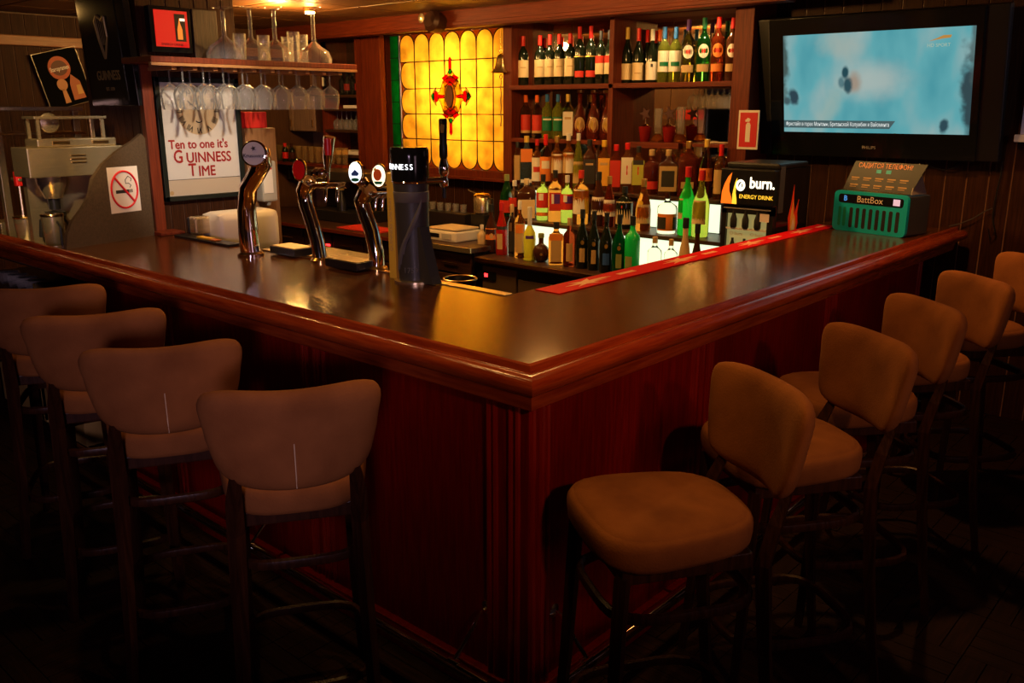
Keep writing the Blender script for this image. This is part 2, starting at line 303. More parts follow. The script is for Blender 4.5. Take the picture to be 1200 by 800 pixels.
# =====================================================================
# STAINED GLASS WINDOW (window_1)
# =====================================================================
def stained_window():
    Y=3.86
    win=struct(MB().box(-5.10,-5.0,Y-.05,Y+.04,1.2,2.44).box(-3.516,-3.46,Y-.05,Y+.04,1.2,2.44).box(-5.0,-3.46,Y-.06,Y+.04,1.19,1.257,.005).box(-5.0,-3.46,Y-.05,Y+.04,2.408,2.46).build('window_1',REDW))
    MB().box(-5.02,-3.44,Y-.10,Y-.05,1.175,1.20,.006).build('window_sill',REDX,win)
    # lightbox behind
    MB().box(-5.0,-3.44,4.22,4.25,1.15,2.5).box(-5.03,-5.0,3.91,4.25,1.15,2.5).box(-3.46,-3.43,3.91,4.25,1.15,2.5).box(-5.0,-3.46,3.91,4.25,1.12,1.15).box(-5.0,-3.46,3.91,4.25,2.5,2.53).build('light_box',mat('light_box_white',(.8,.75,.6),.9),win)
    P=pane_mat('amber_pane',(.95,.60,.13),.40); PB=pane_mat('brown_pane',(.42,.14,.02),.3); PG=pane_mat('green_pane',(.02,.30,.08),.4); PR=pane_mat('red_pane',(1.,.03,.02)); PT=pane_mat('turquoise_pane',(.05,1.,.6)); PGR=pane_mat('grey_pane',(.8,.65,.4),.4); PY=pane_mat('pale_yellow_pane',(1.,.85,.25),.2)
    x0,x1=-4.86,-3.515; z0,z1=1.255,2.41; nc,nr=7,5
    # border backing behind arches
    for k in range(6): MB().box(-4.995,-4.885,Y,Y+.006,1.248+k*.194,1.248+k*.194+.188).build('pane',PG,win)
    for k in range(1,6): MB().box(-5.0,-4.885,Y-.004,Y+.006,1.242+k*.194,1.248+k*.194).build('lead_strip',LEAD,win)
    MB().box(-4.882,-4.874,Y-.006,Y+.006,1.245,2.425).build('lead_strip',LEAD,win)
    cw=(x1-x0)/nc; hs=[.215,.19,.19,.20,.205]; tot=sum(hs); hs=[h*(z1-z0)/tot for h in hs]
    SP=MB()
    lead=MB(); zc=z0
    cxm=(x0+x1)/2-.02; czm=0
    for r in range(nr):
        for c in range(nc):
            a,b=x0+c*cw,x0+(c+1)*cw; p,q=zc,zc+hs[r]; g=.0012
            a+=g;b-=g;p+=g;q-=g
            if r in(0,nr-1):
                rr=(b-a)/2; n=10
                if r==nr-1: poly=[(a,p),(b,p)]+[((a+b)/2+rr*math.cos(PI*i/n),q-rr+rr*math.sin(PI*i/n)) for i in range(n+1)]
                else: poly=[((a+b)/2+rr*math.cos(PI+PI*i/n),p+rr+rr*math.sin(PI+PI*i/n)) for i in range(n+1)]+[(b,q),(a,q)]
            elif c==0:
                k=(q-p)/2; poly=[(b,p),(b,q)]+[(a+k*.7+k*.7*math.cos(PI/2+PI*i/8),(p+q)/2+k*math.sin(PI/2+PI*i/8)) for i in range(9)]
            elif c==nc-1:
                k=(q-p)/2; poly=[(a,q),(a,p)]+[(b-k*.5+k*.5*math.cos(-PI/2+PI*i/8),(p+q)/2+k*math.sin(-PI/2+PI*i/8)) for i in range(9)]
            else: poly=[(a,p),(b,p),(b,q),(a,q)]
            full=[(a-g,p-g),(b+g,p-g),(b+g,q+g),(a-g,q+g)]
            for (cu,cv) in full:
                near_=[w_ for w_ in poly if (w_[0]-cu)*((a+b)/2-cu)>=0 and abs(w_[0]-cu)<=(b-a)/2+g and abs(w_[1]-cv)<=max((b-a)/2,(q-p)/2)+g*2]
                near_.sort(key=lambda w_:math.atan2(abs(w_[1]-cv)+1e-6,abs(w_[0]-cu)+1e-6))
                if len(near_)>4: SP.prism([(cu,cv)]+near_,XZ((0,Y+.005,0)),.003)
            MB().prism(poly,XZ((0,Y+.005,0)),.004).build('pane',P,win)
            pts=[(u,Y-.001,v) for u,v in poly]; lead.tube(pts,.0052,5,True)
        zc+=hs[r]
    lead.build('lead_came',LEAD,win); SP.build('border_panes',PB,win)['kind']='stuff'
    # central ornament
    oc=atY(529,113,Y); ox,oz=oc.x,oc.z; orn=Y-.004
    def pc(poly,m,w=.004,dy=0):
        poly=[(u*.80,v*.78) for u,v in poly]
        MB().prism([(ox+u,oz+v) for u,v in poly],XZ((0,orn-dy,0)),w).build('ornament_pane',m,win)
        MB().tube([(ox+u,orn-w-dy,oz+v) for u,v in poly],.0035,5,True).build('lead_outline',LEAD,win)
    pc([(0,.30),(.12,.16),(.17,.05),(.30,0),(.17,-.05),(.12,-.16),(0,-.30),(-.12,-.16),(-.17,-.05),(-.30,0),(-.17,.05),(-.12,.16)],PY)
    for sx,sz in ((0,1),(0,-1)):
        pc([(0,sz*.10),(.13,sz*.20),(.06,sz*.235),(0,sz*.19),(-.06,sz*.235),(-.13,sz*.20)],PR,.005,.003)
        pc([(.016,sz*.29),(-.016,sz*.29),(-.018,sz*.40),(0,sz*.42),(.018,sz*.40)],PR,.005,.003)
        pc(circ(0,sz*.262,.026,n=12),PT,.006,.004)
        pc([(.085,sz*.10),(.12,sz*.16),(0,sz*.225),(-.12,sz*.16),(-.085,sz*.10),(0,sz*.16)],PGR,.005,.006)
        sxx=sz
        pc([(sxx*.09,.012),(sxx*.20,.022),(sxx*.20,-.022),(sxx*.09,-.012)],PR,.005,.003)
        pc(circ(sxx*.225,0,.034,.06,n=12),PR,.006,.004); pc(circ(sxx*.275,0,.024,.034,n=12),PT,.006,.004)
        pc([(sxx*.23,.10),(sxx*.27,.05),(sxx*.31,0),(sxx*.27,-.05),(sxx*.23,-.10),(sxx*.25,0)],PGR,.004,.001)
    pc(circ(0,0,.085,.15,n=24),PGR,.005,.007); pc(circ(0,0,.055,.12,n=24),mat('ornament_boss',(.20,.09,.05),.25),.012,.010)
    # lamp behind the glass
    return win
stained_window()
h=atY(545,100,3.9); 
point('window_lamp',(h.x-.12,4.12,h.z+.02),34,(1,.86,.56),.06)
point('window_lamp',(-4.0,4.14,1.50),3.5,(1,.75,.35),.08); point('window_lamp',(-4.6,4.14,1.9),2,(1,.75,.35),.08); point('window_lamp',(-3.8,4.14,2.1),2,(1,.75,.35),.08)
# post left of window
struct(MB().box(-5.10,-4.84,3.60,3.66,0,2.4,.01).build('trim_3',REDW))
# =====================================================================
# BAR COUNTER
# =====================================================================
bar=thing('bar_counter','large L-shaped mahogany bar counter with glossy brown top and moulded edge','bar counter')
XL,YR=-3.9,3.78; XS=-3.2
top=MB(); poly=[(XS,0),(0,0),(0,YR),(-.67,YR),(-.67,.68),(XS,.68)]
top.prism(poly,Matrix.Translation((0,0,1.055)),.045).build('countertop',TOP,bar)
prof=[(0,1.055),(0,1.10),(.003,1.107),(.012,1.112),(.021,1.108),(.026,1.099),(.029,1.092),(.036,1.090),(.045,1.093),(.057,1.093),(.068,1.088),(.077,1.078),(.082,1.066),(.080,1.053),(.073,1.045),(.066,1.040),(0,1.040)]
def mitred(prof,name,mx,my,xl,yr):
    for arm,m in (('l',mx),('r',my)):
        q=MB(); A=[];B=[]
        for d,z in prof:
            if arm=='l': A.append(q.bm.verts.new((xl,-d,z))); B.append(q.bm.verts.new((d,-d,z)))
            else: A.append(q.bm.verts.new((d,yr,z))); B.append(q.bm.verts.new((d,-d,z)))
        n=len(prof)
        for i in range(n): q.bm.faces.new((A[i],A[(i+1)%n],B[(i+1)%n],B[i]))
        q.bm.faces.new(A); q.bm.faces.new(B[::-1]); q.build(name,m,bar,True,35)
mitred(prof,'edge_moulding',MAHX,MAHY,WX0+.1,YR+.02)
mitred([(0,1.04),(.060,1.04),(.062,1.035),(.062,1.002),(.057,.998),(0,.998)],'fascia_board',MAHX,MAHY,WX0+.1,3.62)
MB().box(-2.62,0,.0,.03,0,.998).build('front_panel',MAHZ,bar)
MB().box(-.03,0,.03,3.3,0,.998).build('front_panel',MAHZ,bar)
MB().box(-2.62,-2.58,.03,.6,0,1.05).build('end_panel',MAHZ,bar); MB().box(-.6,-.03,3.27,3.3,0,1.05).build('end_panel',MAHZ,bar)
MB().box(-3.2,-.62,.60,.63,0,1.055).build('inner_panel',DARKX,bar); MB().box(-.65,-.62,.63,3.3,0,1.055).build('inner_panel',DARKX,bar)
MB().box(-.15,.012,-.012,.03,0,.998,.003).box(-.03,.012,.03,.075,0,.998,.003).build('corner_post',MAHZ,bar)
def batten(x,y): MB().tube([(x,y,0),(x,y,.998)],.010,8).build('batten',MAHZL,bar,True)
for x in (-.14,-.115,-.055,-.03): batten(x,-.012)
for y in (.005,.045,.068): batten(.012,y)
for x in (-1.05,-1.03,-.98,-.96,-.93): batten(x,0)
for y in (.88,.905,.945,.985,1.01,2.02,2.05,2.09,2.12,3.25,3.28): batten(0,y)
for x in (-2.05,-2.02,-1.99): batten(x,0)
MB().box(-2.62,.0,-.03,.0,0,.09,.004).build('kickboard',MAHZ,bar); MB().box(.0,.03,-.03,3.3,0,.09,.004).build('kickboard',MAHZ,bar)
MB().box(-1.15,-.67,.64,.685,1.098,1.104,.001).build('inner_edge_strip',STEEL,bar)
MB().box(-2.3,-1.15,.655,.69,1.098,1.106,.002).build('inner_edge_strip',BRASS,bar)
# lower ledge behind moulding at the far left + open shelving
sh=thing('open_undercounter_shelf','dark open shelf under the far left end of the bar holding glasses','shelf',(0,0,0))
MB().box(-4.6,-3.2,.02,.6,.955,.98).build('top_board',DARKX,sh)
MB().box(-4.6,-2.62,.03,.6,.76,.785).build('shelf_board',DARKX,sh); MB().box(-4.6,-2.62,.03,.6,.30,.325).build('shelf_board',DARKX,sh)
MB().box(-4.6,-2.62,.58,.6,0,.955).build('back_board',DARKX,sh)
# bar runner
rn=thing('bar_runner','long red bar runner with pale lettering along the inner right edge','bar mat')
MB().box(-.655,-.535,.80,3.42,1.1005,1.104,.001).build('mat',mat('red_runner',(.66,.004,.006),.7,spec=.1),rn)
PRT=mat('runner_print',(.85,.45,.22),.6)
for yy in (1.05,1.75,2.45,3.05):
    pts=[(0,.5),(.06,.12),(.16,.34),(.14,.06),(.34,.10),(.20,-.08),(.32,-.30),(.10,-.14),(0,-.42),(-.07,-.14),(-.27,-.26),(-.18,-.04),(-.36,.16),(-.12,.10),(-.12,.36)]
    M=Matrix.Translation((-.595,yy,1.104))
    MB().prism([(u*.11,v*.33) for u,v in pts],M,.0008).build('emblem',PRT,rn)
    MB().box(-.61,-.585,yy+.22,yy+.34,1.104,1.1048).build('printed_band',PRT,rn)
# foot rails
for nm,pts,br in (('left',[(-3.0,-.13,.17),(-.02,-.15,.17)],[(-2.4,0),(-1.25,0),(-.16,0)]),('right',[(.13,.0,.17),(.13,3.2,.17)],[(0,.12),(0,.78),(0,1.7),(0,2.6)])):
    t=thing('foot_rail','polished metal foot rail running along the %s front of the bar'%nm,'foot rail')
    MB().tube(pts,.019,14).build('rail',CHROME,t,True)
    for bx_,by_ in br:
        q=MB()
        if nm=='left':
            q.tube([(bx_,-.001,.30),(bx_,-.03,.295),(bx_,-.09,.24),(bx_,-.145,.19)],.007,8); q.lathe([(.022,0),(.022,.005),(.010,.012)],14,Matrix.Translation((bx_,0,.30))@Matrix.Rotation(PI/2,4,'X'))
            q.lathe([(.024,-.02),(.024,.02)],14,Matrix.Translation((bx_,-.145,.17))@Matrix.Rotation(PI/2,4,'Y'))
        else:
            q.tube([(.001,by_,.30),(.03,by_,.295),(.08,by_,.24),(.13,by_,.19)],.007,8); q.lathe([(.022,0),(.022,.005),(.010,.012)],14,Matrix.Translation((0,by_,.30))@Matrix.Rotation(PI/2,4,'Y'))
            q.lathe([(.024,-.02),(.024,.02)],14,Matrix.Translation((.13,by_,.17))@Matrix.Rotation(PI/2,4,'X'))
        q.build('bracket',CHROME,t,True)
# =====================================================================
# STOOLS
# =====================================================================
def make_stool():
    t=thing('bar_stool','x','stool')
    # seat
    q=MB(); seg=40
    def ring(s,z,yo=0):
        r=[]
        for i in range(seg):
            a=2*PI*i/seg; c,v=math.cos(a),math.sin(a); k=(abs(c)**3.4+abs(v)**3.4)**(-1/3.4)
            x=.215*k*c; y=.215*k*v; x*=(.94+.13*(y/.215))*s; r.append(q.bm.verts.new((x,y*s+yo,z)))
        return r
    pr=[(.90,.738),(.965,.742),(.99,.755),(1.0,.775),(1.0,.792),(.985,.806),(.95,.816),(.93,.8165),(.92,.819),(.86,.826),(.7,.832),(.45,.833),(.2,.831),(.05,.830)]
    R=[ring(*p) for p in pr]
    for a,b in zip(R,R[1:]):
        for i in range(seg): q.bm.faces.new((a[i],a[(i+1)%seg],b[(i+1)%seg],b[i]))
    q.bm.faces.new(R[0][::-1]); q.bm.faces.new(R[-1]); q.build('seat',SUEDE,t,True,60)
    MB().box(-.17,.17,-.17,.17,.70,.742,.004).build('seat_frame',STOOLW,t)
    # backrest
    q=MB(); N,Mh=22,14
    def pt_(u,v,side):
        hw=.212+.024*v; th=.032*(1-abs(u)**8)**.5*(1-abs(v)**6)**.5
        x=u*hw*(1-(.12 if v>0 else .09)*abs(v)**6); zc=.980; hh=.136
        z=zc+v*hh*(1-.16*abs(u)**6)+ (.012*u*u if v>0 else .012*u*u*-v)
        y=-.285+.055*u*u-.10*(z-.86)*1.0+side*th
        return Vector((x,y,z))
    F={};B={}
    for i in range(N+1):
        for j in range(Mh+1):
            u=math.sin((-1+2*i/N)*PI/2); v=math.sin((-1+2*j/Mh)*PI/2)
            F[i,j]=q.bm.verts.new(pt_(u,v,1)); 
            B[i,j]=F[i,j] if i in(0,N) or j in(0,Mh) else q.bm.verts.new(pt_(u,v,-1))
    for i in range(N):
        for j in range(Mh):
            q.bm.faces.new((F[i,j],F[i+1,j],F[i+1,j+1],F[i,j+1]))
            f=[B[i,j],B[i,j+1],B[i+1,j+1],B[i+1,j]]
            q.bm.faces.new(f)
    q.build('backrest',SUEDE,t,True,180)
    # seam: a fine stitched line at the back centre
    seam=MB(); pts=[]
    for v in (-.93,-.7,-.4,-.1,.02):
        p=pt_(0,v,-1); pts.append((p.x+.0,p.y-.001,p.z))
    seam.tube(pts,.0014,6).build('seam',mat('pale_thread',(.62,.45,.26),.6),t)
    for s in (-1,1):
        # rear leg runs up behind/under the back
        P=[(s*.185,-.285,0),(s*.175,-.255,.2),(s*.167,-.225,.45),(s*.161,-.205,.7),(s*.158,-.232,.80),(s*.150,-.262,.87),(s*.146,-.272,.92)]
        MB().tube(P,[.017,.019,.021,.024,.022,.016,.008],4).build('leg',STOOLW,t)
        P=[(s*.185,.205,0),(s*.172,.185,.3),(s*.16,.165,.72)]
        MB().tube(P,[.016,.019,.022],4).build('leg',STOOLW,t)
    for z,sc,nm in ((.60,1.0,'upper_foot_hoop'),(.22,1.07,'lower_foot_hoop')):
        pts=[]
        for i in range(32):
            a=2*PI*i/32; c,v=math.cos(a),math.sin(a); k=(abs(c)**4+abs(v)**4)**(-1/4)
            pts.append((.172*k*c*sc,(.195*k*v-.015)*sc,z))
        q=MB().tube(pts,.011,8,True)
        for v in q.bm.verts: v.co.z=z+(v.co.z-z)*1.5
        q.build(nm,STOOLW,t,True)
    return t
ST=[]
def place(t,mid,ang,side,label,grp):
    a=math.radians(ang)
    if side=='L': f=Vector((-math.sin(a),math.cos(a)))
    else: f=Vector((math.sin(a),-math.cos(a)))
    pos=Vector(mid)+f*.235; t.location=(pos.x,pos.y,0); t.rotation_euler=(0,0,math.atan2(f.y,f.x)-PI/2)
    tag(t,label,'stool',grp)
GL='brown suede bar stools along the left arm'; GR='brown suede bar stools along the right arm'
s0=make_stool(); index_children(s0)
specs=[((-.33,-.54),57,'L','brown suede bar stool nearest the camera on the left, stitched seam facing us',GL),
((-.947,-.561),61,'L','brown suede bar stool second from the bar corner on the left side',GL),
((-1.508,-.511),64,'L','brown suede bar stool third from the bar corner on the left side',GL),
((-2.10,-.45),60,'L','brown suede bar stool farthest left, cut by the left picture edge',GL),
((.542,.226),-33,'R','brown suede bar stool nearest on the right, whole seat cushion in view',GR),
((.575,.865),-36,'R','brown suede bar stool second from the bar corner on the right side',GR),
((.55,1.46),-40,'R','brown suede bar stool third from the bar corner on the right side',GR),
((.55,2.09),-40,'R','brown suede bar stool fourth from the bar corner on the right side',GR),
((.60,2.80),-40,'R','dim brown suede bar stool last on the right by the panelled wall',GR)]
for i,(m_,a_,s_,l_,g_) in enumerate(specs):
    t=s0 if i==0 else copy_tree(s0); place(t,m_,a_,s_,l_,g_)
# =====================================================================
# BACK BAR: shelving, steps, worktops
# =====================================================================
su=thing('bottle_shelving','red-brown wall shelving with mirrors behind rows of bottles','shelving')
MB().box(-3.38,-3.29,3.62,3.88,1.20,2.44,.004).build('upright',REDW,su)
xm=atY(718.5,60,3.62).x; xr=atY(863,60,3.62).x
MB().box(xm-.02,xm+.02,3.60,3.88,1.20,2.46,.003).build('upright',REDW,su)
MB().box(xr,xr+.13,3.58,3.88,1.42,2.46,.004).build('upright',REDW,su)
MB().box(-3.3,xr,3.60,3.88,1.912,1.945,.003).build('shelf',REDX,su)
MB().box(-3.3,xm,3.62,3.88,1.515,1.545,.003).build('shelf',REDX,su)
MB().box(-2.13,xr,3.66,3.88,1.520,1.542,.003).build('shelf',REDX,su); MB().box(-2.16,-1.75,3.60,3.66,1.505,1.545,.003).build('shelf_front',REDX,su)
MB().box(xm,xr,3.60,3.88,2.385,2.41,.003).build('top_board',REDX,su)
MB().box(-3.3,xr,3.60,3.88,2.43,2.46,.003).build('top_board',REDX,su)
for a,b in ((-3.29,-2.9),(-2.895,xm-.02),(xm+.02,-2.0),(-1.995,xr)):
    MB().box(a,b,3.875,3.882,1.22,2.43).build('mirror_panel',MIRROR,su)
# worktop right (refrigerated cabinet)
fr=thing('bottle_fridge_counter','dark back counter with fridge doors and red lit display beneath the bottles','counter')
MB().box(-2.88,-.70,2.77,3.4,.70,.745,.004).build('worktop',DARKX,fr); MB().box(-2.88,-.70,2.755,2.77,.715,.742,.002).build('edge_strip',BRASS,fr)
MB().box(-2.86,-.70,2.82,3.88,.08,.70).build('body',BLACK,fr)
dm=mat('fridge_door',(.14,.085,.045),.35,metal=.4)
for a,b in ((-2.5,-1.95),(-1.94,-1.4),(-1.39,-.8)):
    MB().box(a,b,2.80,2.82,.12,.62,.003).build('door',dm,fr)
MB().box(-2.84,-2.52,2.80,2.82,.12,.68,.003).build('door',dm,fr)
pp=atY(562,322,2.795); MB().box(pp.x-.02,pp.x+.16,2.79,2.80,.585,.645,.003).build('control_panel',BLACKG,fr)
MB().box(pp.x+.055,pp.x+.085,2.786,2.79,.605,.63).build('display',mat('red_led',(.1,0,0),emit=(1,.02,.02),es=6),fr)
# stepped display
sd=thing('stepped_bottle_display','stepped bottle display with white glowing risers on the back counter','display')
LITM=mat('lit_riser',(.7,.75,.6),.4,emit=(.86,1.,.68),es=1.15); RISER=wood('dark_red_riser',(.06,.012,.006),(.10,.02,.01),.4,'x')
MB().box(-2.75,-1.05,3.12,3.42,.746,.955).build('lower_step',RISER,sd); MB().box(-2.75,-1.05,3.09,3.42,.962,.985,.002).build('lower_tread',DARKX,sd)
MB().box(-2.85,-1.10,3.42,3.86,.746,1.17).build('upper_step',RISER,sd); MB().box(-2.85,-1.10,3.39,3.86,1.178,1.20,.002).build('upper_tread',DARKX,sd)
def lit(px0,px1,Y,z0,z1): 
    a=atY(px0,270,Y).x; b=atY(px1,270,Y).x; MB().box(a,b,Y-.012,Y-.001,z0,z1).build('lit_panel',LITM,sd)
lit(615,668,3.12,.755,.955); lit(728,846,3.12,.755,.955); lit(622,684,3.42,.99,1.172); lit(757,843,3.42,.99,1.172)
# left back worktop
lw=thing('back_worktop','long dark wooden back counter with drawers behind the beer taps','counter')
MB().box(-6.25,-2.90,2.75,3.58,.765,.80,.004).build('worktop',DARKX,lw); MB().box(-3.7,-2.90,2.735,2.75,.765,.803,.002).build('steel_edge',STEEL,lw); MB().box(-6.25,-3.7,2.735,2.75,.77,.798,.002).build('wooden_edge',REDX,lw)
MB().box(-6.25,-2.92,2.80,3.58,.05,.765).build('body',BLACK,lw)
for i in range(8):
    a=-6.2+i*.41; 
    MB().box(a,a+.39,2.78,2.80,.60,.745,.004).build('drawer',DARKX,lw); MB().box(a,a+.39,2.78,2.80,.10,.585,.004).build('door',DARKX,lw)
    MB().tube([(a+.12,2.765,.67),(a+.27,2.765,.67)],.006,8).build('handle',BRASS,lw)
rl=atY(382,294,2.77); MB().box(rl.x,rl.x+.05,2.772,2.78,.585+.06,.60+.06).build('display',MC['red_led'],lw)
# =====================================================================
# BOTTLES
# =====================================================================
def bprof(kind,r,h):
    n=.30*r if r>.03 else .36*r
    n=max(.0115,min(n,.016))
    if kind=='wine': return [(r*.9,0),(r,.008),(r,.60*h),(r*.93,.66*h),(r*.6,.73*h),(n,.79*h),(n,.96*h),(n*1.15,.965*h),(n*1.15,.985*h),(n,h)]
    if kind=='burg': return [(r*.9,0),(r,.008),(r,.48*h),(r*.85,.58*h),(r*.55,.68*h),(n,.78*h),(n,.96*h),(n*1.15,.965*h),(n,h)]
    if kind=='liq': return [(r*.92,0),(r,.008),(r,.62*h),(r*.93,.68*h),(r*.5,.75*h),(n*1.1,.80*h),(n,.97*h),(n,h)]
    if kind=='sq': return [(r*.95,0),(r,.006),(r,.64*h),(r*.9,.70*h),(r*.45,.77*h),(n*1.1,.82*h),(n,.97*h),(n,h)]
    if kind=='slope': return [(r*.92,0),(r,.008),(r,.40*h),(r*.88,.55*h),(r*.55,.70*h),(n*1.15,.82*h),(n,.97*h),(n,h)]
    if kind=='drop': return [(r*.8,0),(r,.02),(r*1.02,.12*h),(r*.95,.35*h),(r*.7,.55*h),(r*.35,.68*h),(n,.75*h),(n,.9*h),(n*1.3,.92*h),(n*1.5,h)]
    if kind=='slim': return [(r*.95,0),(r*1.05,.01),(r*.85,.03*h),(r*.9,.10*h),(r,.40*h),(r*.93,.52*h),(r*.5,.62*h),(n,.68*h),(n,.98*h),(n,h)]
    if kind=='round': return [(r*.5,0),(r*.8,.07*h),(r,.25*h),(r*.97,.40*h),(r*.75,.55*h),(r*.35,.64*h),(n*1.1,.68*h),(n*1.1,.98*h),(n,h)]
    if kind=='skirt': return [(r,0),(r,.01),(r*.8,.30*h),(r*.55,.55*h),(n,.72*h),(n,h)]
def bradius(prof,z):
    for (a,za),(b,zb) in zip(prof,prof[1:]):
        if za<=z<=zb: return a+(b-a)*(z-za)/max(1e-6,zb-za)
    return prof[0][0]
FACE=math.radians(-50)  # direction from shelves to the room
def bottle(px,yt,yb,wpx,Y,z,kind,glass,cap,labs,desc,grp,name='liquor_bottle',capf=.16,liq=None):
    b=atY(px,yb,Y); x=b.x; tp=atY(px,yt,Y); h=max(.1,tp.z-z)*1.0
    dist=(Vector((x,Y,z+.15))-CAM).dot(FW); r=wpx/2*dist/FPX*1.13
    rot=math.atan2(CAM.y-Y,CAM.x-x)
    sq=5 if kind=='sq' else None
    prof=bprof(kind,r,h); body=MB().lathe(prof,20,None,sq); 
    if sq: body.bm.transform(Matrix.Rotation(rot+PI/2,4,'Z'))
    o=body.build(name,glass,None,True,50); o.location=(x,Y,z); tag(o,desc,'bottle',grp)
    if cap is not None:
        ch=h*capf; n=bradius(prof,h*.93)*1.18
        MB().lathe([(n,h-ch),(n*1.02,h-ch+.002),(n*1.02,h+.003),(n*.9,h+.005)],14).build('cap',cap,o,True)
    for lb in labs:
        z0,z1,lm=lb[:3]; wd=lb[3] if len(lb)>3 else 1.25; off=lb[4] if len(lb)>4 else 0.; kk=lb[5] if len(lb)>5 else 'r'
        q=MB(); n=9
        if kk=='o': # oval patch
            rr=bradius(prof,h*(z0+z1)/2); c=h*(z0+z1)/2; hh=h*(z1-z0)/2; 
            ce_=q.bm.verts.new((math.cos(rot+off)*(rr+.0022),math.sin(rot+off)*(rr+.0022),c)); rg=[]
            for i in range(16):
                a=2*PI*i/16; th=rot+off+wd*.5*math.cos(a); rg.append(q.bm.verts.new((math.cos(th)*(rr+.0018),math.sin(th)*(rr+.0018),c+hh*math.sin(a))))
            for i in range(16): q.bm.faces.new((ce_,rg[i],rg[(i+1)%16]))
        else:
            rows=[]
            for zz in (z0*h,z1*h):
                if sq: 
                    rr=max(bradius(prof,z0*h),bradius(prof,z1*h)); Mr=Matrix.Rotation(rot+PI/2,4,'Z'); w_=rr*.86*min(1,wd/1.25)
                    rows.append([q.bm.verts.new(Mr@Vector((-w_+2*w_*i/(n-1)+off*rr,-rr-.0015-abs(kk=='e')*.0008,zz))) for i in range(n)])
                else:
                    rr=bradius(prof,zz)+.0012+(.0008 if kk=='e' else 0)
                    rows.append([q.bm.verts.new((math.cos(rot+off-wd+2*wd*i/(n-1))*rr,math.sin(rot+off-wd+2*wd*i/(n-1))*rr,zz)) for i in range(n)])
            for i in range(n-1): q.bm.faces.new((rows[0][i],rows[0][i+1],rows[1][i+1],rows[1][i]))
        q.build('emblem' if kk in('o','e') else 'label',lm,o)
    return o
def P(n): return MC[n]
LCR=mat('cream_label',(.78,.58,.30),.6); LWH=mat('white_label',(.82,.74,.60),.6); LTAN=mat('tan_label',(.55,.35,.14),.6); GOLD=mat('gold_foil',(.8,.5,.12),.3,.8); LDK=mat('dark_label',(.03,.025,.02),.5); LGR=mat('olive_label',(.25,.28,.08),.6); LRED=mat('red_label',(.6,.03,.015),.5); LOR=mat('orange_label',(.8,.22,.03),.5)
CBL=mat('blue_cap',(.02,.13,.38),.4); CWH=mat('white_cap',(.7,.66,.58),.4); CYE=mat('yellow_cap',(.75,.5,.08),.4)
# top left shelf: wines
G='wine bottles on the top left shelf'; ZA=1.945
cre=[(.17,.52,LCR,1.25),(.36,.38,LTAN,.5,0,'e')]
nth=['first','second','third','fourth','fifth']
for i,px in enumerate((613,632.5,644,655,667.5)):
    bottle(px,43-i*.8,99,11.5,3.74,ZA,'wine',G_DK,RED,cre,'red-capped dark wine bottle with cream label, %s from left on top left shelf'%nth[i],G,'wine_bottle',.19)
bottle(678.5,32,99,11.5,3.74,ZA,'wine',G_DK,REDP,[(.13,.24,LRED,.9),(.48,.50,GOLD,1.2)],'taller black wine bottle with small red label, left of its twin, top shelf',G,'wine_bottle',.2)
bottle(691.5,31.5,99,11.5,3.74,ZA,'wine',G_DK,REDP,[(.13,.24,LRED,.9),(.48,.50,GOLD,1.2)],'taller black wine bottle with small red label, right of its twin, top shelf',G,'wine_bottle',.2)
bottle(703,37,99,11,3.74,ZA,'wine',G_DK,INK,[(.19,.40,LCR),(.40,.54,LRED)],'black-topped wine bottle with red over cream label, second left of the shelf post',G,'wine_bottle')
bottle(713,36,99,9.5,3.74,ZA,'wine',G_DK,INK,[(.19,.40,LCR),(.40,.54,LRED)],'black-topped wine bottle with red over cream label, against the middle post',G,'wine_bottle')
G='bottles on the top right shelf'
bottle(734,33,98,12,3.74,ZA,'burg',G_DK,CYE,[(.07,.36,LCR)],'dark wine bottle with yellow capsule at the left end, top right shelf',G,'wine_bottle',.2)
bottle(747,34,98,12,3.74,ZA,'burg',G_DK,RED,[(.06,.38,LCR),(.18,.20,LTAN,.6,0,'e')],'dark wine bottle with red capsule beside the yellow-capped one, top right shelf',G,'wine_bottle',.22)
bottle(757,36,98,9,3.82,ZA,'burg',G_DK,RED,[(.06,.38,LCR)],'dark red-capped wine bottle half hidden behind, top right shelf',G,'wine_bottle',.22)
bottle(763,35,98,12,3.74,ZA,'burg',G_DK,CWH,[(.06,.40,LWH),(.30,.36,LDK,.2,0,'e')],'dark wine bottle with white capsule and white label, top right shelf',G,'wine_bottle',.2)
bottle(771,36,98,9,3.83,ZA,'wine',G_DK,ORP,[],'dark orange-capped wine bottle half hidden behind, top right shelf',G,'wine_bottle',.2)
for px,d in ((777,'left'),(790,'right')):
    bottle(px,32.5,97,13,3.74,ZA,'wine',G_YG,CBL,[(.20,.58,LWH),(.30,.38,GREENP,.7,0,'e')],'blue-capped white wine bottle with tall white label, %s of the two'%d,G,'wine_bottle',.2)
bottle(804.5,24,97,14,3.72,ZA,'liq',G_CL,PURP,[(.38,.60,LWH,1.6,0,'o'),(.45,.53,LRED,.6,0,'o'),(.16,.28,LTAN,1.0)],'clear vermouth bottle with cream oval label and dark cap',G,'vermouth_bottle')
bottle(822.5,22,97,14,3.72,ZA,'liq',G_GRN,GREENP,[(.38,.60,LWH,1.6,0,'o'),(.45,.53,LRED,.6,0,'o'),(.16,.28,LTAN,1.0)],'green vermouth bottle with cream oval label and green cap',G,'vermouth_bottle')
bottle(839,21,97,14,3.72,ZA,'liq',G_RB,RED,[(.38,.60,LOR,1.6,0,'o'),(.45,.53,LRED,.6,0,'o'),(.16,.28,LOR,1.0)],'dark vermouth bottle with orange oval label and red cap',G,'vermouth_bottle')
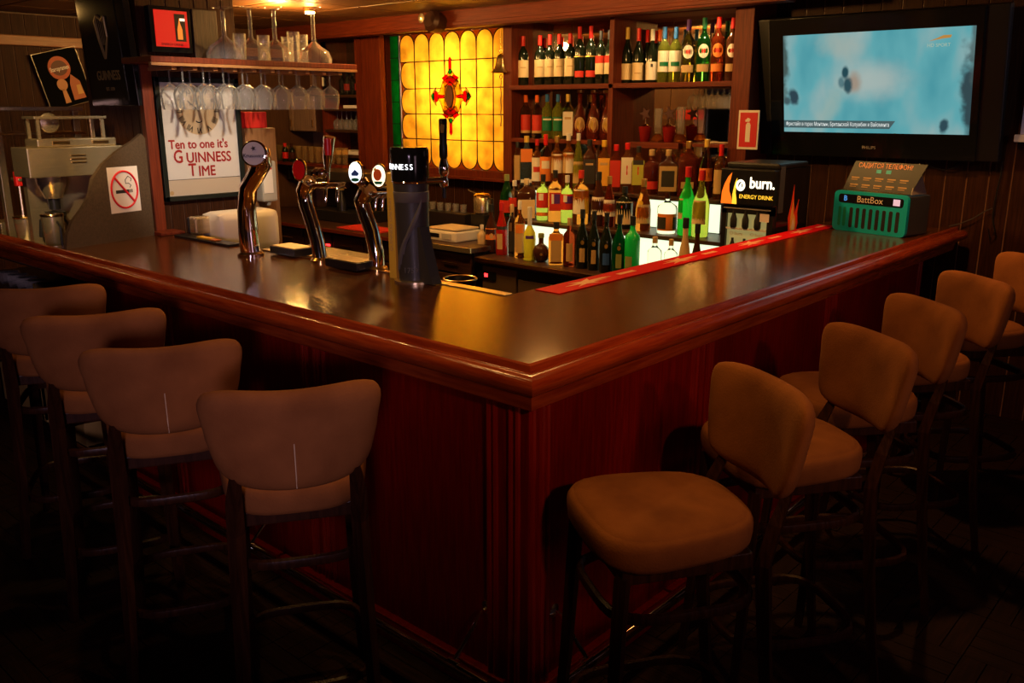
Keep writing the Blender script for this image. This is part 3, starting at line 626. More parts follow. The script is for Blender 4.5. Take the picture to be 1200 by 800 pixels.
bottle(855.5,22,97,13,3.72,ZA,'liq',G_BRN,REDP,[(.38,.60,LWH,1.6,0,'o'),(.45,.53,LRED,.6,0,'o'),(.16,.28,LTAN,1.0)],'near-black vermouth bottle with cream oval label beside the right post',G,'vermouth_bottle')
# middle left shelf
G='spirit bottles on the middle left shelf'; ZB=1.545
for px,d in ((616,'left'),(629,'right')):
    bottle(px,112,164,11.5,3.74,ZB,'liq',G_CL,ORP,[(.18,.55,LRED,1.0),(.12,.18,LTAN,1.0)],'clear spirit bottle with orange cap and red label, %s of the pair'%d,G)
for px,d in ((641,'left'),(653.5,'right')):
    bottle(px,111,164,11.5,3.74,ZB,'liq',G_YG,CBL,[(.18,.50,GREENP,1.0),(.42,.46,LWH,.8,0,'e')],'pale bottle with teal cap and green label, %s of the pair'%d,G)
bottle(665,111,164,12,3.74,ZB,'sq',G_CL,CYE,[(.08,.62,LWH,1.25),(.45,.50,LTAN,.8,0,'e')],'square clear bottle with tall pale label on the middle left shelf',G)
for px,d in ((679,'leftmost'),(695,'middle'),(711,'rightmost')):
    bottle(px,106,164,15,3.74,ZB,'drop',G_RB,GOLD,[(.14,.46,LTAN,1.5,0,'o'),(.20,.40,GOLD,1.0,0,'o')],'teardrop brandy bottle with gold oval label, %s of three'%d,G,'brandy_bottle',.05)
# upper step row
G='spirit bottles on the upper step'; ZC=1.20; YC=3.52
rowC=[(606.5,167,8,'sq',G_CL,INK,[(.1,.7,LTAN)],'narrow square bottle with long tan label at the far left of the upper step'),
(617,160,14,'sq',G_BL,CYE,[(.48,.75,LOR),(.05,.12,LWH)],'blue glass bottle with orange upper label on the upper step'),
(629,164,11,'liq',G_AM,REDP,[(.10,.62,LWH),(.3,.42,LRED,.7,0,'e')],'amber bottle with maroon cap and white label on the upper step'),
(639,158,12,'liq',G_CL,RED,[(.1,.58,LOR),(.35,.5,LWH,.7,0,'e')],'clear bottle with bright red cap and orange label on the upper step'),
(652,160,13,'liq',G_AM,GOLD,[(.28,.66,LWH,.8,.2),(.28,.66,LTAN,.3,-.7)],'amber bottle with gold cap and slanting white label on the upper step'),
(665.5,157,13,'liq',G_AM,CWH,[(.28,.66,LWH,.8,.2),(.28,.66,LTAN,.3,-.7)],'amber bottle with white cap and slanting white label, left of its pale neighbour'),
(677,157,11,'slope',G_YG,CWH,[(.1,.5,LTAN)],'yellowish sloping bottle with white cap on the upper step'),
(690,164,14,'sq',G_BRN,INK,[(.12,.62,LDK),(.5,.54,LTAN,.8,0,'e')],'black square whiskey bottle with black label on the upper step'),
(707,165,14,'sq',G_AM,YEL,[(.1,.66,mat('honey_label',(.85,.42,.04),.5)),(.52,.57,LTAN,.8,0,'e')],'square whiskey bottle with honey-yellow label on the upper step'),
(721,170,14,'sq',G_RB,RED,[(.1,.68,LRED)],'square whiskey bottle with plain red label on the upper step'),
(734,168,14,'sq',G_AM,RED,[(.18,.72,LWH),(.36,.56,LRED,.9,0,'o')],'square bourbon bottle with white label and red seal'),
(747,172,14,'sq',G_AM,INK,[(.18,.72,mat('lime_label',(.5,.5,.06),.5)),(.4,.58,LRED,.9,0,'o'),(.62,.72,LDK,1.1,0,'e')],'square bourbon bottle with yellow-green label and red seal'),
(762.5,176,17,'liq',G_RB,LTAN,[(.12,.30,LRED)],'red-brown whisky bottle between the seal-labelled pair and the wide square one'),
(782,176,21,'sq',G_BRN,LTAN,[(.1,.66,LTAN),(.2,.56,LDK,.9,0,'e')],'wide square brown whiskey bottle with dark framed label'),
(805,166,20,'sq',G_RB,GOLD,[(.16,.28,LTAN,.35,-.4),(.16,.28,LTAN,.35,.4)],'broad dark decanter bottle with two small tan labels'),
(826,164,15,'slope',G_CL,CYE,[(.30,.52,LOR)],'clear sloping bottle with orange label near the right end of upper step'),
(843,170,13,'liq',G_AM,RED,[(.1,.55,LTAN)],'amber bottle with tall red neck capsule at the right end of upper step')]
for px,yt,wp,k,g_,c_,l_,d_ in rowC:
    bottle(px,yt,222,wp,YC,ZC,k,g_,c_,l_,d_,G,capf=.2 if px in(639,843) else .12)
# lower step row
G='spirit bottles on the lower step'; ZD=.985; YD=3.24
rowD=[(594,205,15,'slope',G_GRN,LGR,[(.1,.4,LRED)],'dark green liqueur bottle with red label at the left end of the lower step'),
(603,212,12,'liq',G_CL,CWH,[(.3,.55,LRED)],'clear bottle with red label band beside the green liqueur bottle'),
(617,210,20,'sq',G_BRN,LCR,[(.02,.50,LCR)],'squat dark bottle with wide cream label and cream cap on the lower step'),
(636,205,14,'liq',G_YG,INK,[(.28,.62,LRED),(.45,.60,LWH,.35,-.3,'e'),(.1,.18,LOR)],'pale cognac bottle with red V-marked label, leftmost of three'),
(650,200,14,'sq',G_AM,INK,[(.22,.58,LRED),(.36,.55,PURP,.6,.3,'e'),(.36,.55,LWH,.25,-.35,'e')],'orange cognac bottle with red and violet label, middle of three'),
(664,206,13,'liq',G_YG,CWH,[(.28,.62,LRED),(.42,.58,PURP,.6,.3,'e'),(.45,.6,LWH,.3,-.3,'e')],'pale cognac bottle with violet corner label, rightmost of three'),
(680,200,17,'liq',G_AM,LRED,[(.20,.66,LWH,.9,-.3),(.20,.66,YEL,.4,.9)],'whisky bottle with red cap and white and yellow label on the lower step'),
(700.5,202,15,'slope',G_BRN,INK,[(.22,.55,LWH)],'dark brown whisky bottle with white label, left of the gold-capped one'),
(713,207,13,'slope',G_RB,GOLD,[(.22,.55,LWH)],'red-brown whisky bottle with gold cap and white label on the lower step'),
(731,219,18,'liq',G_DK,INK,[(.12,.66,LCR),(.5,.58,LRED,.15,-.3,'o')],'dark green whisky bottle with large cream label on the lower step'),
(753,210,16,'slope',G_AM,GOLD,[(.15,.52,LTAN,1.0),(.5,.60,YEL,.7,-.4,'o')],'golden bottle with tan label and round yellow tag on the lower step'),
(781,226,21,'liq',G_CL,G_BRN,[(.08,.5,LOR,1.1),(.12,.42,LDK,.5,-.6,'e'),(.12,.42,LDK,.3,.9,'e')],'wide clear bottle half full of orange spirit before the lit panel'),
(803.5,196,18,'burg',G_BR,REDP,[(.25,.55,LTAN,.4,-.9)],'tall bright green bottle before the right lit panel'),
(820,200,18,'burg',G_YG,REDP,[(.2,.56,LCR,.9,-.3)],'yellow-green whiskey bottle with cream label right of the bright green one')]
for px,yt,wp,k,g_,c_,l_,d_ in rowD:
    bottle(px,yt,268,wp,YD,ZD,k,g_,c_,l_,d_,G,capf=.14)
# worktop row
G='bottles on the back counter edge'; ZE=.746; 
rowE=[(565,264,9.5,2.98,'liq',G_CR,CWH,[(.1,.7,LCR)],'small cream bottle at the left end of the back counter row'),
(576,240,13,2.99,'burg',G_BRN,INK,[(.28,.52,LOR),(.3,.42,LTAN,.6,0,'o')],'dark cream-liqueur bottle with orange oval label beside the red bottle'),
(588,238,12.5,2.96,'slope',G_RD,REDP,[(.12,.42,LTAN,.5,-.4),(.5,.56,LDK)],'red bitter bottle with dark band near the left of the counter row'),
(600,240,9,2.96,'liq',G_CL,LTAN,[(.1,.5,LDK,.8)],'slim clear bottle with dark label right of the red bottle'),
(609,236,11,2.94,'liq',G_AM,CWH,[(.1,.62,LTAN),(.45,.6,LOR,.8,0,'e')],'pinkish bottle with tan label left of the yellow liqueur'),
(620.5,243,13,2.91,'slim',G_YE,CWH,[(.42,.48,PURP,.7,0,'e')],'slender bright yellow liqueur bottle with white neck'),
(634,274,18,2.92,'round',G_BRN,LGR,[(.25,.35,GOLD,.3,0,'o')],'small round dark brown liqueur bottle with olive cap'),
(651.5,261,16,2.91,'sq',G_AM,INK,[(.08,.60,LTAN,1.0),(.60,.76,LOR)],'orange-shouldered square bottle with tan label and black stopper'),
(667,256,13,2.90,'liq',G_RB,LTAN,[(.12,.5,LTAN,.5)],'rosy brown bottle right of the orange-shouldered one'),
(682,246,14,2.90,'burg',G_DK,INK,[(.12,.36,LTAN,.4),(.42,.5,GOLD,.5,0,'o')],'dark herbal liqueur bottle, leftmost of four dark ones'),
(695.5,248,14,2.90,'burg',G_DK,INK,[(.12,.36,LTAN,.35),(.42,.5,GOLD,.5,0,'o')],'dark herbal liqueur bottle, second of four dark ones'),
(710,250,14,2.88,'burg',G_DK,INK,[(.14,.34,BLUEP,.5),(.42,.5,GOLD,.5,0,'o')],'dark bottle with small blue label, third of four dark ones'),
(725,252,15,2.88,'burg',mat('dark_green_glass',(.0,.05,.015),.08),INK,[(.12,.36,LGR,.4),(.42,.5,GOLD,.5,0,'o')],'dark green bottle with olive label, last of four dark ones'),
(740.5,254,16,2.90,'liq',mat('fluorescent_green',(.01,.62,.10),.25,trans=.15),INK,[(.12,.34,LGR,.5,-.5)],'bright green liqueur bottle at the end of the dark ones'),
(767,278,15,2.95,'liq',G_CL,LTAN,[(.1,.3,LTAN,.4,-.4)],'clear bottle before the glowing white panel, left one'),
(786,281,14,2.95,'liq',G_CL,LTAN,[(.1,.3,GREENP,.4,-.4)],'clear bottle before the glowing white panel, right one'),
(802,256,18,2.88,'skirt',G_CR,INK,[(.08,.2,LTAN,.6)],'cream liqueur bottle with black cap beside the red runner'),
(816,263,16,2.90,'skirt',G_BRN,INK,[],'flared black bottle right of the cream liqueur bottle')]
for px,yt,wp,Y_,k,g_,c_,l_,d_ in rowE:
    bottle(px,yt,300,wp,Y_,ZE,k,g_,c_,l_,d_,G,capf=.14 if px!=620.5 else .34)
# small cups and flutes on the short right shelf
def star(cx,cy,r,n=5,a=.3): return [(cx+(r if i%2==0 else r*.42)*math.cos(a+PI*i/n+PI/2),cy+(r if i%2==0 else r*.42)*math.sin(a+PI*i/n+PI/2)) for i in range(2*n)]
for px,d in ((755.5,'left'),(783.5,'right')):
    p=atY(px,166,3.72); t=thing('star_cup','dark red cup with a dark star ornament on top, %s of the pair'%d,'cup',(p.x,3.72,1.543),0,'red star cups on the short shelf')
    MB().lathe([(.030,0),(.034,.004),(.048,.105),(.044,.107),(.03,.01)],18).build('cup',mat('wine_red_ceramic',(.22,.01,.008),.25),t,True)
    MB().lathe([(.018,.10),(.022,.115),(.004,.125),(.004,.16)],12).build('stem',BRASS,t,True)
    MB().prism(star(0,.195,.052),XZ((0,0,0)),.008).build('star',mat('dark_star',(.06,.012,.01),.4),t)
for px,yt,d in ((770.5,127,'left'),(797,125,'right')):
    p=atY(px,164,3.74); h=atY(px,yt,3.74).z-1.545
    t=thing('tall_glass_vase','tall narrow clear glass with amber base, %s one on the short shelf'%d,'glass',(p.x,3.74,1.545),0,'tall narrow glasses on the short shelf')
    MB().lathe([(.045,0),(.047,.01),(.035,.04),(.02,.055)],16).build('base',G_AM,t,True); MB().lathe([(.02,.055),(.024,.10),(.030,h),(.028,h),(.022,.10)],16,cap=False).build('bowl',GLASS,t,True)
# =====================================================================
# GLASSWARE
# =====================================================================
def wineglass_prof(s=1.):
    return [(.034*s,0),(.034*s,.002),(.006*s,.006),(.0042*s,.02*s),(.0042*s,.085*s),(.014*s,.090*s),(.042*s,.110*s),(.052*s,.140*s),(.048*s,.185*s),(.042*s,.215*s)]
rk=thing('glass_rack','hanging wooden glass rack shelf above the taps','rack')
MB().box(-3.24,-2.92,.50,1.80,2.0,2.03,.004).build('shelf_board',REDW,rk)
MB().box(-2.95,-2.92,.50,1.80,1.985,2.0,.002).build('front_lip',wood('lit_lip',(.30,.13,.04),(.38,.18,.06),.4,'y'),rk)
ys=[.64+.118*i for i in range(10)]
for y in ys: MB().box(-3.22,-2.96,y-.014,y+.014,1.968,1.985,.003).box(-3.22,-2.96,y-.005,y+.005,1.985,2.0).build('rail',wood('lit_rail',(.35,.14,.04),(.42,.18,.06),.4,'x'),rk)  # orange of the rails carries the lamplight falling on them
gsrc=None; k=0
for iy in range(9):
    for ix,x in enumerate((-2.99,-3.13)):
        y=ys[iy]+.059
        if gsrc is None: gsrc=MB().lathe(wineglass_prof(1.0),20,cap=False).build('wine_glass',GLASS,None,True); o=gsrc
        else: o=gsrc.copy(); C.objects.link(o)
        o.location=(x,y,1.994); o.rotation_euler=(PI,0,0); s=1.05
        o.scale=(s,s,s)
        tag(o,'stemmed glass hanging from the rack, %s row, %s from the left'%(('front','rear')[ix],('first','second','third','fourth','fifth','sixth','seventh','eighth','ninth')[iy]),'glass','wine glasses hanging under the rack')
big=[(265,9,'first from the left'),(296,8,'second from the left'),(324,9,'third from the left'),(369,9,'last on the right')]
for px,yt,d in big:
    p=atX(px,72,-3.05); h=atX(px,yt,-3.05).z-2.03
    R=.10
    o=MB().lathe([(R*.9,0),(R,.004),(R*1.02,.03),(R*.85,.07),(R*.4,.10),(.013,.125),(.011,.15),(.011,h-.02),(.02,h-.01),(.055,h-.003),(.055,h)],22,cap=False).build('large_stemmed_glass',GLASS,None,True)
    o.location=(-3.05,p.y,2.031); tag(o,'large stemmed glass standing upside down on the rack, %s'%d,'glass','large upturned glasses on the rack')
tum=[(282,-3.14),(310,-3.14),(338,-3.14),(345,-3.02),(310,-3.03),(282,-3.0),(355,-3.16)]
tw=['behind the first stem','behind the second stem','behind the third stem','tallest, right of the third stem','low one in the middle','low one near the left','at the back right']
for i,(px,X) in enumerate(tum):
    p=atX(px,68,X); h=.15 if i not in(3,6) else .17
    if i in (4,5): h=.11
    o=MB().lathe([(.030,0),(.031,.003),(.036,h),(.034,h),(.029,.01)],20,cap=False).build('tumbler',GLASS,None,True)
    o.location=(X,p.y,2.031); tag(o,'clear straight tumbler on the rack, '+tw[i],'glass','tumblers on the rack')
# =====================================================================
# POSTER, SIGNS, PICTURES on the partition
# =====================================================================
po=thing('framed_poster','black-framed white poster with clock face and red lettering on partition wall','poster')
XP=-3.245; y0,y1,z0,z1=.665,1.175,1.27,1.94
FRM=mat('black_frame',(.012,.015,.012),.25); 
MB().box(XP-.01,XP+.012,y0,y0+.028,z0,z1,.003).box(XP-.01,XP+.012,y1-.028,y1,z0,z1,.003).box(XP-.01,XP+.012,y0,y1,z0,z0+.028,.003).box(XP-.01,XP+.012,y0,y1,z1-.028,z1,.003).build('frame',FRM,po)
POSTER=mat('poster_paper',(.76,.71,.64),.5); MB().box(XP-.008,XP+.001,y0+.02,y1-.02,z0+.02,z1-.02).build('sheet',POSTER,po)
MB().box(XP+.001,XP+.0018,y0+.03,y1-.03,z0+.03,z0+.115).build('lower_band',mat('poster_band',(.62,.50,.36),.5),po); MB().box(XP+.001,XP+.002,y0+.03,y1-.03,z0+.115,z0+.118).build('rule_line',INK,po)
cc=atX(231,129,XP+.002); cy,cz,cr=cc.y+.005,cc.z,.135
MB().prism(circ(cy,cz,cr,n=36),YZ((XP+.001,0,0)),.0008).build('clock_face',mat('clock_face',(.60,.44,.26),.5),po)
for i,s in enumerate(('XII','I','II','III','IIII','V','VI','VII','VIII','IX','X','XI')):
    a=PI/2-2*PI*i/12; M=YZ((XP+.002,cy+math.cos(a)*cr*.82,cz+math.sin(a)*cr*.82))@Matrix.Rotation(a-PI/2,4,'Z')
    text(s,.044,INK,M,po,'numeral',.0005,sx=.8,bold=.001)
def arc(c0,c1,r,a0,a1,n=8): return [(XP+.003,c0+r*math.cos(a0+(a1-a0)*i/n),c1+r*math.sin(a0+(a1-a0)*i/n)) for i in range(n+1)]
MB().tube(arc(cy,cz-.045,.022,PI*1.2,PI*1.8),.003,6).build('smile',INK,po); MB().tube(arc(cy-.035,cz+.015,.018,PI*.2,PI*.8),.0025,6).build('eye',INK,po); MB().tube(arc(cy+.035,cz+.015,.018,PI*.2,PI*.8),.0025,6).build('eye',INK,po)
MB().tube([(XP+.003,cy,cz),(XP+.003,cy-.06,cz+.05)],.003,6).tube([(XP+.003,cy,cz),(XP+.003,cy+.035,cz+.07)],.003,6).build('clock_hand',INK,po)
PR_=mat('poster_red',(.38,.012,.008),.55)
for s,(px,py),sz,sx,al in (("Ten to one it's",(233,169),.068,.90,'CENTER'),('G',(203,184.5),.100,.80,'LEFT'),('UINNESS',(218,185.5),.080,.90,'LEFT'),('T',(221,200),.100,.80,'LEFT'),('IME',(232.5,201),.080,.88,'LEFT')):
    c=atX(px,py,XP); text(s,sz,PR_,YZ((XP+.0015,c.y,c.z)),po,'lettering',.0006,al,sx=sx,fat=.0018)
MB().prism(circ(y0+.045,z0+.045,.012,n=16),YZ((XP+.001,0,0)),.001).build('round_mark',LTAN,po)
MB().box(XP+.006,XP+.008,y0+.028,y1-.028,z0+.028,z1-.028).build('glass',GLASSP,po)
# wooden stile left of poster
struct(MB().box(-3.262,-3.215,.585,.645,1.1,2.0,.004).build('trim_4',REDW))
MB_=MB().box(-3.25,-3.12,.56,.70,1.101,1.118,.003).build('wooden_block',REDX); tag(MB_,'small wooden block on the counter at the foot of the partition','block')
# red lit picture above the rack
c0=atX(171,5,-3.24); c1=atX(221,62,-3.24)
rp=thing('red_picture','small black-framed red lit picture showing a bottle above the rack','picture')
a0,a1,b0,b1=c0.y-.01,c1.y+.005,2.065,2.30
MB().box(-3.25,-3.20,a0,a1,b0,b1,.004).build('frame',BLACKG,rp)
MB().box(-3.20,-3.197,a0+.025,a1-.02,b0+.03,b1-.02).build('lit_image',mat('red_lit_image',(.08,.0,.0),.5,emit=(1,.006,.008),es=.62),rp)
ym=a0+(a1-a0)*.72
MB().box(-3.197,-3.195,ym-.030,ym+.030,b0+.06,b0+.20).build('dark_window',INK,rp)
MB().prism([(ym-.018,b0+.07),(ym+.010,b0+.07),(ym+.010,b0+.12),(ym,b0+.15),(ym-.004,b0+.18),(ym-.010,b0+.15),(ym-.018,b0+.12)],YZ((-3.195,0,0)),.002).build('flame_shape',mat('picture_flame',(.5,.15,.02),emit=(1,.25,.03),es=.8),rp)
MB().box(-3.195,-3.193,ym+.0,ym+.028,b0+.165,b0+.178).build('highlight',mat('picture_light',(1,.8,.6),emit=(1,.7,.5),es=1.5),rp)
text('ENERGY DRINK',.018,INK,YZ((-3.1965,(a0+a1)/2,b0+.042)),rp)
o=MB().box(-3.25,-3.20,a1+.012,a1+.16,2.035,2.30,.004).build('dark_box',wood('dark_brown_box',(.025,.012,.006),(.05,.022,.010),.5,'z')); tag(o,'dark brown box standing right of the red picture above the rack','box')
# dark mirror sign with harp, leaning forward on partition side
mg=thing('harp_mirror_sign','tall dark mirror sign with harp and gold lettering hanging left of the poster','sign')
A=atY(104,8,.55); B=atY(150,0,.55); Cc=atY(117,125,.59); Dd=atY(168,122,.59)
xL,xR=Cc.x-.03,Dd.x; zb,zt=1.79,2.36; MH=Matrix.Translation((0,.60,zb))@Matrix.Rotation(math.radians(3.5),4,'X')
DGL=mat('dark_mirror',(.05,.05,.03),.12,.6); 
MB().box(xL,xR,-.035,0,0,zt-zb,.003,MH).build('frame',BLACKG,mg); MB().box(xL+.035,xR-.10,-.038,-.035,.03,zt-zb-.03,0,MH).build('mirror_glass',DGL,mg)
xc=(xL+.035+xR-.10)/2+.02; GI=mat('gold_print',(.35,.25,.09),.4,.4); 
TX=lambda z:MH@Matrix.Translation((xc,-.0385,z))@Matrix.Rotation(PI/2,4,'X')
text('GUINNESS',.070,GI,TX(.16),mg,'lettering',.0006,sx=.85,bold=.001)
hp=MB(); hz=.27
hp.tube([MH@Vector((xc-.05,-.040,hz+.17)),MH@Vector((xc-.03,-.040,hz+.08)),MH@Vector((xc+.01,-.040,hz-.02))],.009,6)
hp.tube([MH@Vector((xc-.05,-.040,hz+.17)),MH@Vector((xc-.02,-.040,hz+.20)),MH@Vector((xc+.03,-.040,hz+.175)),MH@Vector((xc+.06,-.040,hz+.19))],.010,6)
hp.tube([MH@Vector((xc+.06,-.040,hz+.19)),MH@Vector((xc+.065,-.040,hz+.09)),MH@Vector((xc+.01,-.040,hz-.02))],.006,6)
for i in range(5): hp.tube([MH@Vector((xc-.03+i*.018,-.040,hz+.18)),MH@Vector((xc-.02+i*.012,-.040,hz+.05))],.0015,4)
hp.build('harp',GI,mg)
text('EST. 1759',.025,GI,TX(.09),mg,'small_lettering',.0005)
# tilted beer sign on left wall
bs=thing('beer_sign','tilted black advertising sign with round orange badge and beer glass on left wall','sign')
ctr=Vector((0,1.43,2.01)); MSs=Matrix.Translation((WX0+.03,ctr.y,ctr.z))@Matrix.Rotation(math.radians(-14*-1),4,'X')@Matrix.Rotation(PI/2,4,'Z')@Matrix.Rotation(PI/2,4,'X')
hw,hh=.18,.22
MSs=MSs@Matrix.Diagonal((.77,.92,1,1)); hw,hh=.234,.24
MB().prism([(-hw,-hh),(hw,-hh),(hw,hh),(-hw,hh)],MSs,.015).build('panel',mat('sign_black',(.006,.006,.005),.7,spec=.0),bs)
MB().tube([MSs@Vector((u,v,.016)) for u,v in ((-hw,-hh),(hw,-hh),(hw,hh),(-hw,hh))],.006,6,True).build('frame',mat('frame_grey',(.2,.17,.14),.3,.5),bs)
LB=mat('badge_orange',(.45,.08,.02),.5)
MB().prism(circ(0,.09,.115,.10,n=28),MSs@Matrix.Translation((0,0,.015)),.002).build('badge',LB,bs)
MB().prism(circ(0,.09,.085,.065,n=28),MSs@Matrix.Translation((0,0,.017)),.001).build('badge_ring',mat('badge_dark',(.10,.02,.01),.5),bs)
text('Staropramen',.052,PAPER,MSs@Matrix.Translation((0,.085,.019)),bs,'lettering',.0006,sx=.75,bold=.001)
MB().prism(circ(-.03,-.05,.055,.05,n=20),MSs@Matrix.Translation((0,0,.016)),.002).prism([(-.06,-.21),(0,-.21),(-.012,-.09),(-.048,-.09)],MSs@Matrix.Translation((0,0,.016)),.002).build('beer_glass_picture',mat('beer_picture',(.55,.26,.10),.5),bs)
MB().prism([(.04,-.20),(.17,-.20),(.16,-.05),(.09,.02),(.05,-.06)],MSs@Matrix.Translation((0,0,.016)),.002).build('figure_picture',mat('figure_picture',(.45,.13,.04),.5),bs)
MB().prism([(.10,-.16),(.16,-.16),(.155,-.08),(.11,-.08)],MSs@Matrix.Translation((0,0,.018)),.001).build('picture_detail',mat('pict_yellow',(.6,.35,.08),.5),bs)
# =====================================================================
# DIVIDER with no smoking sign
# =====================================================================
dv=thing('counter_divider','grey-brown curved wooden divider panel standing across the left counter','divider')
DW=wood('divider_wood',(.06,.038,.020),(.085,.054,.030),.5,'x')
d0=Vector((-3.06,.02)); d1=Vector((-3.215,.555)); u_=(d1-d0); L=u_.length; u_.normalize()
MD=Matrix(((u_.x,0,u_.y,d0.x),(u_.y,0,-u_.x,d0.y),(0,1,0,1.1),(0,0,0,1)))
cur=[(0,0),(L,0),(L,.52),(L-.02,.545),(L-.08,.51),(L-.20,.455),(.27,.40),(.20,.33),(.17,.25),(.12,.19),(.05,.13),(.015,.07)]
MB().prism(cur,MD,.022).build('panel',DW,dv)
ns=thing('no_smoking_sign','square white no smoking sign with red circle on the divider','sign')
def onD(px,py): # point on divider plane
    n=Vector((u_.y,-u_.x,0)); o=Vector((d0.x,d0.y,1.1))+n*.022; d=ray(px,py); return CAM+d*((o-CAM).dot(n)/d.dot(n))
pc_=onD(145.5,222); uu=(Vector((pc_.x,pc_.y))-d0).dot(u_); vv=pc_.z-1.1; s2=.118
MN=MD@Matrix.Translation((uu,vv,.022))
MB().box(-s2*.82,s2*.82,-s2,s2,0,.002,0,MN).build('plate',PAPER,ns)
RG=MB(); RG.tube([MN@Vector((.083*math.cos(2*PI*i/36),.095*math.sin(2*PI*i/36),.003)) for i in range(36)],.0055,6,True)
MB().box(-.055,.030,-.018,-.001,.002,.003,0,MN).box(.034,.040,-.018,-.001,.002,.003,0,MN).box(.045,.051,-.018,-.001,.002,.003,0,MN).build('cigarette',INK,ns)
RG.tube([MN@Vector((-.058,.066,.004)),MN@Vector((.058,-.066,.004))],.0062,6).build('red_circle',mat('sign_red',(.75,.012,.02),.5),ns)
MB().tube([MN@Vector(p) for p in ((.035,.008,.003),(.045,.02,.003),(.03,.032,.003),(.012,.03,.003),(.01,.05,.003),(.03,.068,.003),(.05,.055,.003),(.045,.04,.003))],.0018,5).build('smoke',INK,ns)
# =====================================================================
# COFFEE MACHINE and things at left end
# =====================================================================
cm=thing('coffee_machine','stainless steel filter coffee machine behind the divider','coffee machine')
XM=-3.5
MB().box(XM-.22,XM,.07,.60,1.42,1.575,.006).build('head',STEEL,cm)
MB().box(XM-.20,XM-.03,.14,.56,1.576,1.618,.006).build('lid',STEEL,cm)
for yc in (.26,.47): MB().box(XM-.03,XM-.024,yc-.045,yc+.045,1.588,1.606,.003).build('lid_handle',BRASS,cm)
for i in range(3): MB().box(XM,XM+.006,.29,.37,1.49+i*.018,1.498+i*.018,.002).build('vent_slot',BRASS,cm)
MB().box(XM-.25,XM-.20,.12,.60,1.0,1.42).build('column',STEEL,cm)
MB().lathe([(.045,1.30),(.075,1.38),(.08,1.42)],24,Matrix.Translation((XM-.12,.22,0))).build('filter_cone',STEEL,cm,True)
MB().lathe([(.03,1.24),(.032,1.30)],16,Matrix.Translation((XM-.12,.22,0))).build('drip_nozzle',BLACK,cm,True)
MB().box(XM-.34,XM+.02,.06,.42,.985,1.02,.005).build('base_plate',WHITE,cm)
cf=thing('coffee_carafe','glass coffee carafe with black handle under the filter cone','carafe',(XM-.12,.22,1.021))
MB().lathe([(.05,0),(.07,.01),(.08,.06),(.07,.12),(.045,.17),(.05,.19)],24,cap=False).build('bowl',GLASSP,cf,True); MB().lathe([(.055,.003),(.072,.02),(.077,.06),(.076,.075)],24).build('coffee',G_BRN,cf,True)
MB().lathe([(.048,.185),(.052,.19),(.052,.205),(.01,.21)],20).build('lid',BLACK,cf,True); MB().tube([(.03,-.04,.19),(.05,-.10,.17),(.05,-.11,.08)],.009,8).build('handle',BLACK,cf,True)
for (px,py,r,h,nm,lab) in ((66,290,.055,.15,'steel_pitcher','small steel pitcher nearest the divider foot'),(33,282,.06,.13,'steel_pitcher','steel pitcher with dark handle left of the carafe')):
    p=atY(px,py,.12 if px>50 else .16); t=thing(nm,lab,'pitcher',(p.x,p.y,.981))
    h=atY(px,254 if px>50 else 256,p.y).z-.981; MB().lathe([(r*.75,0),(r*.8,.005),(r,h),(r*.95,h),(r*.75,.01)],22).build('body',STEEL,t,True); MB().lathe([(r*1.02,h),(r*1.05,h+.006),(r,h+.012),(.01,h+.014)],22).build('lid',BRASS,t,True)
    MB().tube([(r,0,h*.9),(r+.035,0,h*.8),(r+.03,0,h*.3),(r*.85,0,h*.25)],.006,8).build('handle',BLACK,t,True)
gr=thing('dish_rack','steel perforated basket at the far left of the counter','basket')
p=atY(8,270,.25); 
MB().box(p.x-.12,p.x+.06,.20,.34,.981,1.10,.005).build('basket',STEEL,gr)
for i in range(5):
    for j in range(3): MB().box(p.x-.10+i*.032,p.x-.086+i*.032,.197,.20,1.0+j*.03,1.016+j*.03).build('hole',BLACK,gr)
ck=thing('warming_cabinet','glass and steel display cabinet behind the coffee machine','cabinet')
for a_,b_ in ((-4.35,.2),(-4.35,.66),(-4.62,.2)): MB().box(a_,a_+.05,b_,b_+.04,1.0,1.76,.003).build('upright',STEEL,ck)
MB().box(-4.65,-4.28,.18,.72,1.76,1.785,.004).build('top_plate',STEEL,ck); MB().box(-4.65,-4.28,.18,.72,1.62,1.635,.003).build('glass_shelf',BRASS,ck)
MB().box(-4.31,-4.305,.24,.66,1.02,1.76).build('glass_front',GLASSP,ck)
MB().box(-4.65,-4.28,.18,.72,.981,1.02,.004).build('base',BLACK,ck)
wr=thing('upper_plate_rack','open steel plate frame standing on top of the coffee machine','rack')
for (y,x) in ((.16,XM-.05),(.50,XM-.05),(.16,XM-.18),(.50,XM-.18)): MB().box(x-.008,x+.008,y-.008,y+.008,1.619,1.72).build('leg',STEEL,wr)
MB().box(XM-.20,XM-.03,.14,.52,1.72,1.735,.003).build('top_shelf',STEEL,wr)
o=MB().lathe([(.008,-.06),(.08,-.05),(.095,0),(.08,.01)],24,Matrix.Translation((XM-.10,.24,1.70))@Matrix.Rotation(PI/2,4,'Y')@Matrix.Scale(.55,4)).build('steel_bowl',STEEL,None,True); tag(o,'round steel bowl propped inside the frame on the coffee machine','bowl'); 
p=atY(19,208,.2); o=MB().tube([(p.x,.21,.982),(p.x,.21,p.z-.03)],.008,8).box(p.x-.09,p.x+.03,.2,.22,p.z-.02,p.z-.005,.003).build('bar_tool',STEEL); tag(o,'steel bar tool with red knob standing left of the coffee machine','tool')
MB().box(p.x-.022,p.x+.018,.19,.225,p.z-.05,p.z+.035,.008).build('knob',RED,o)
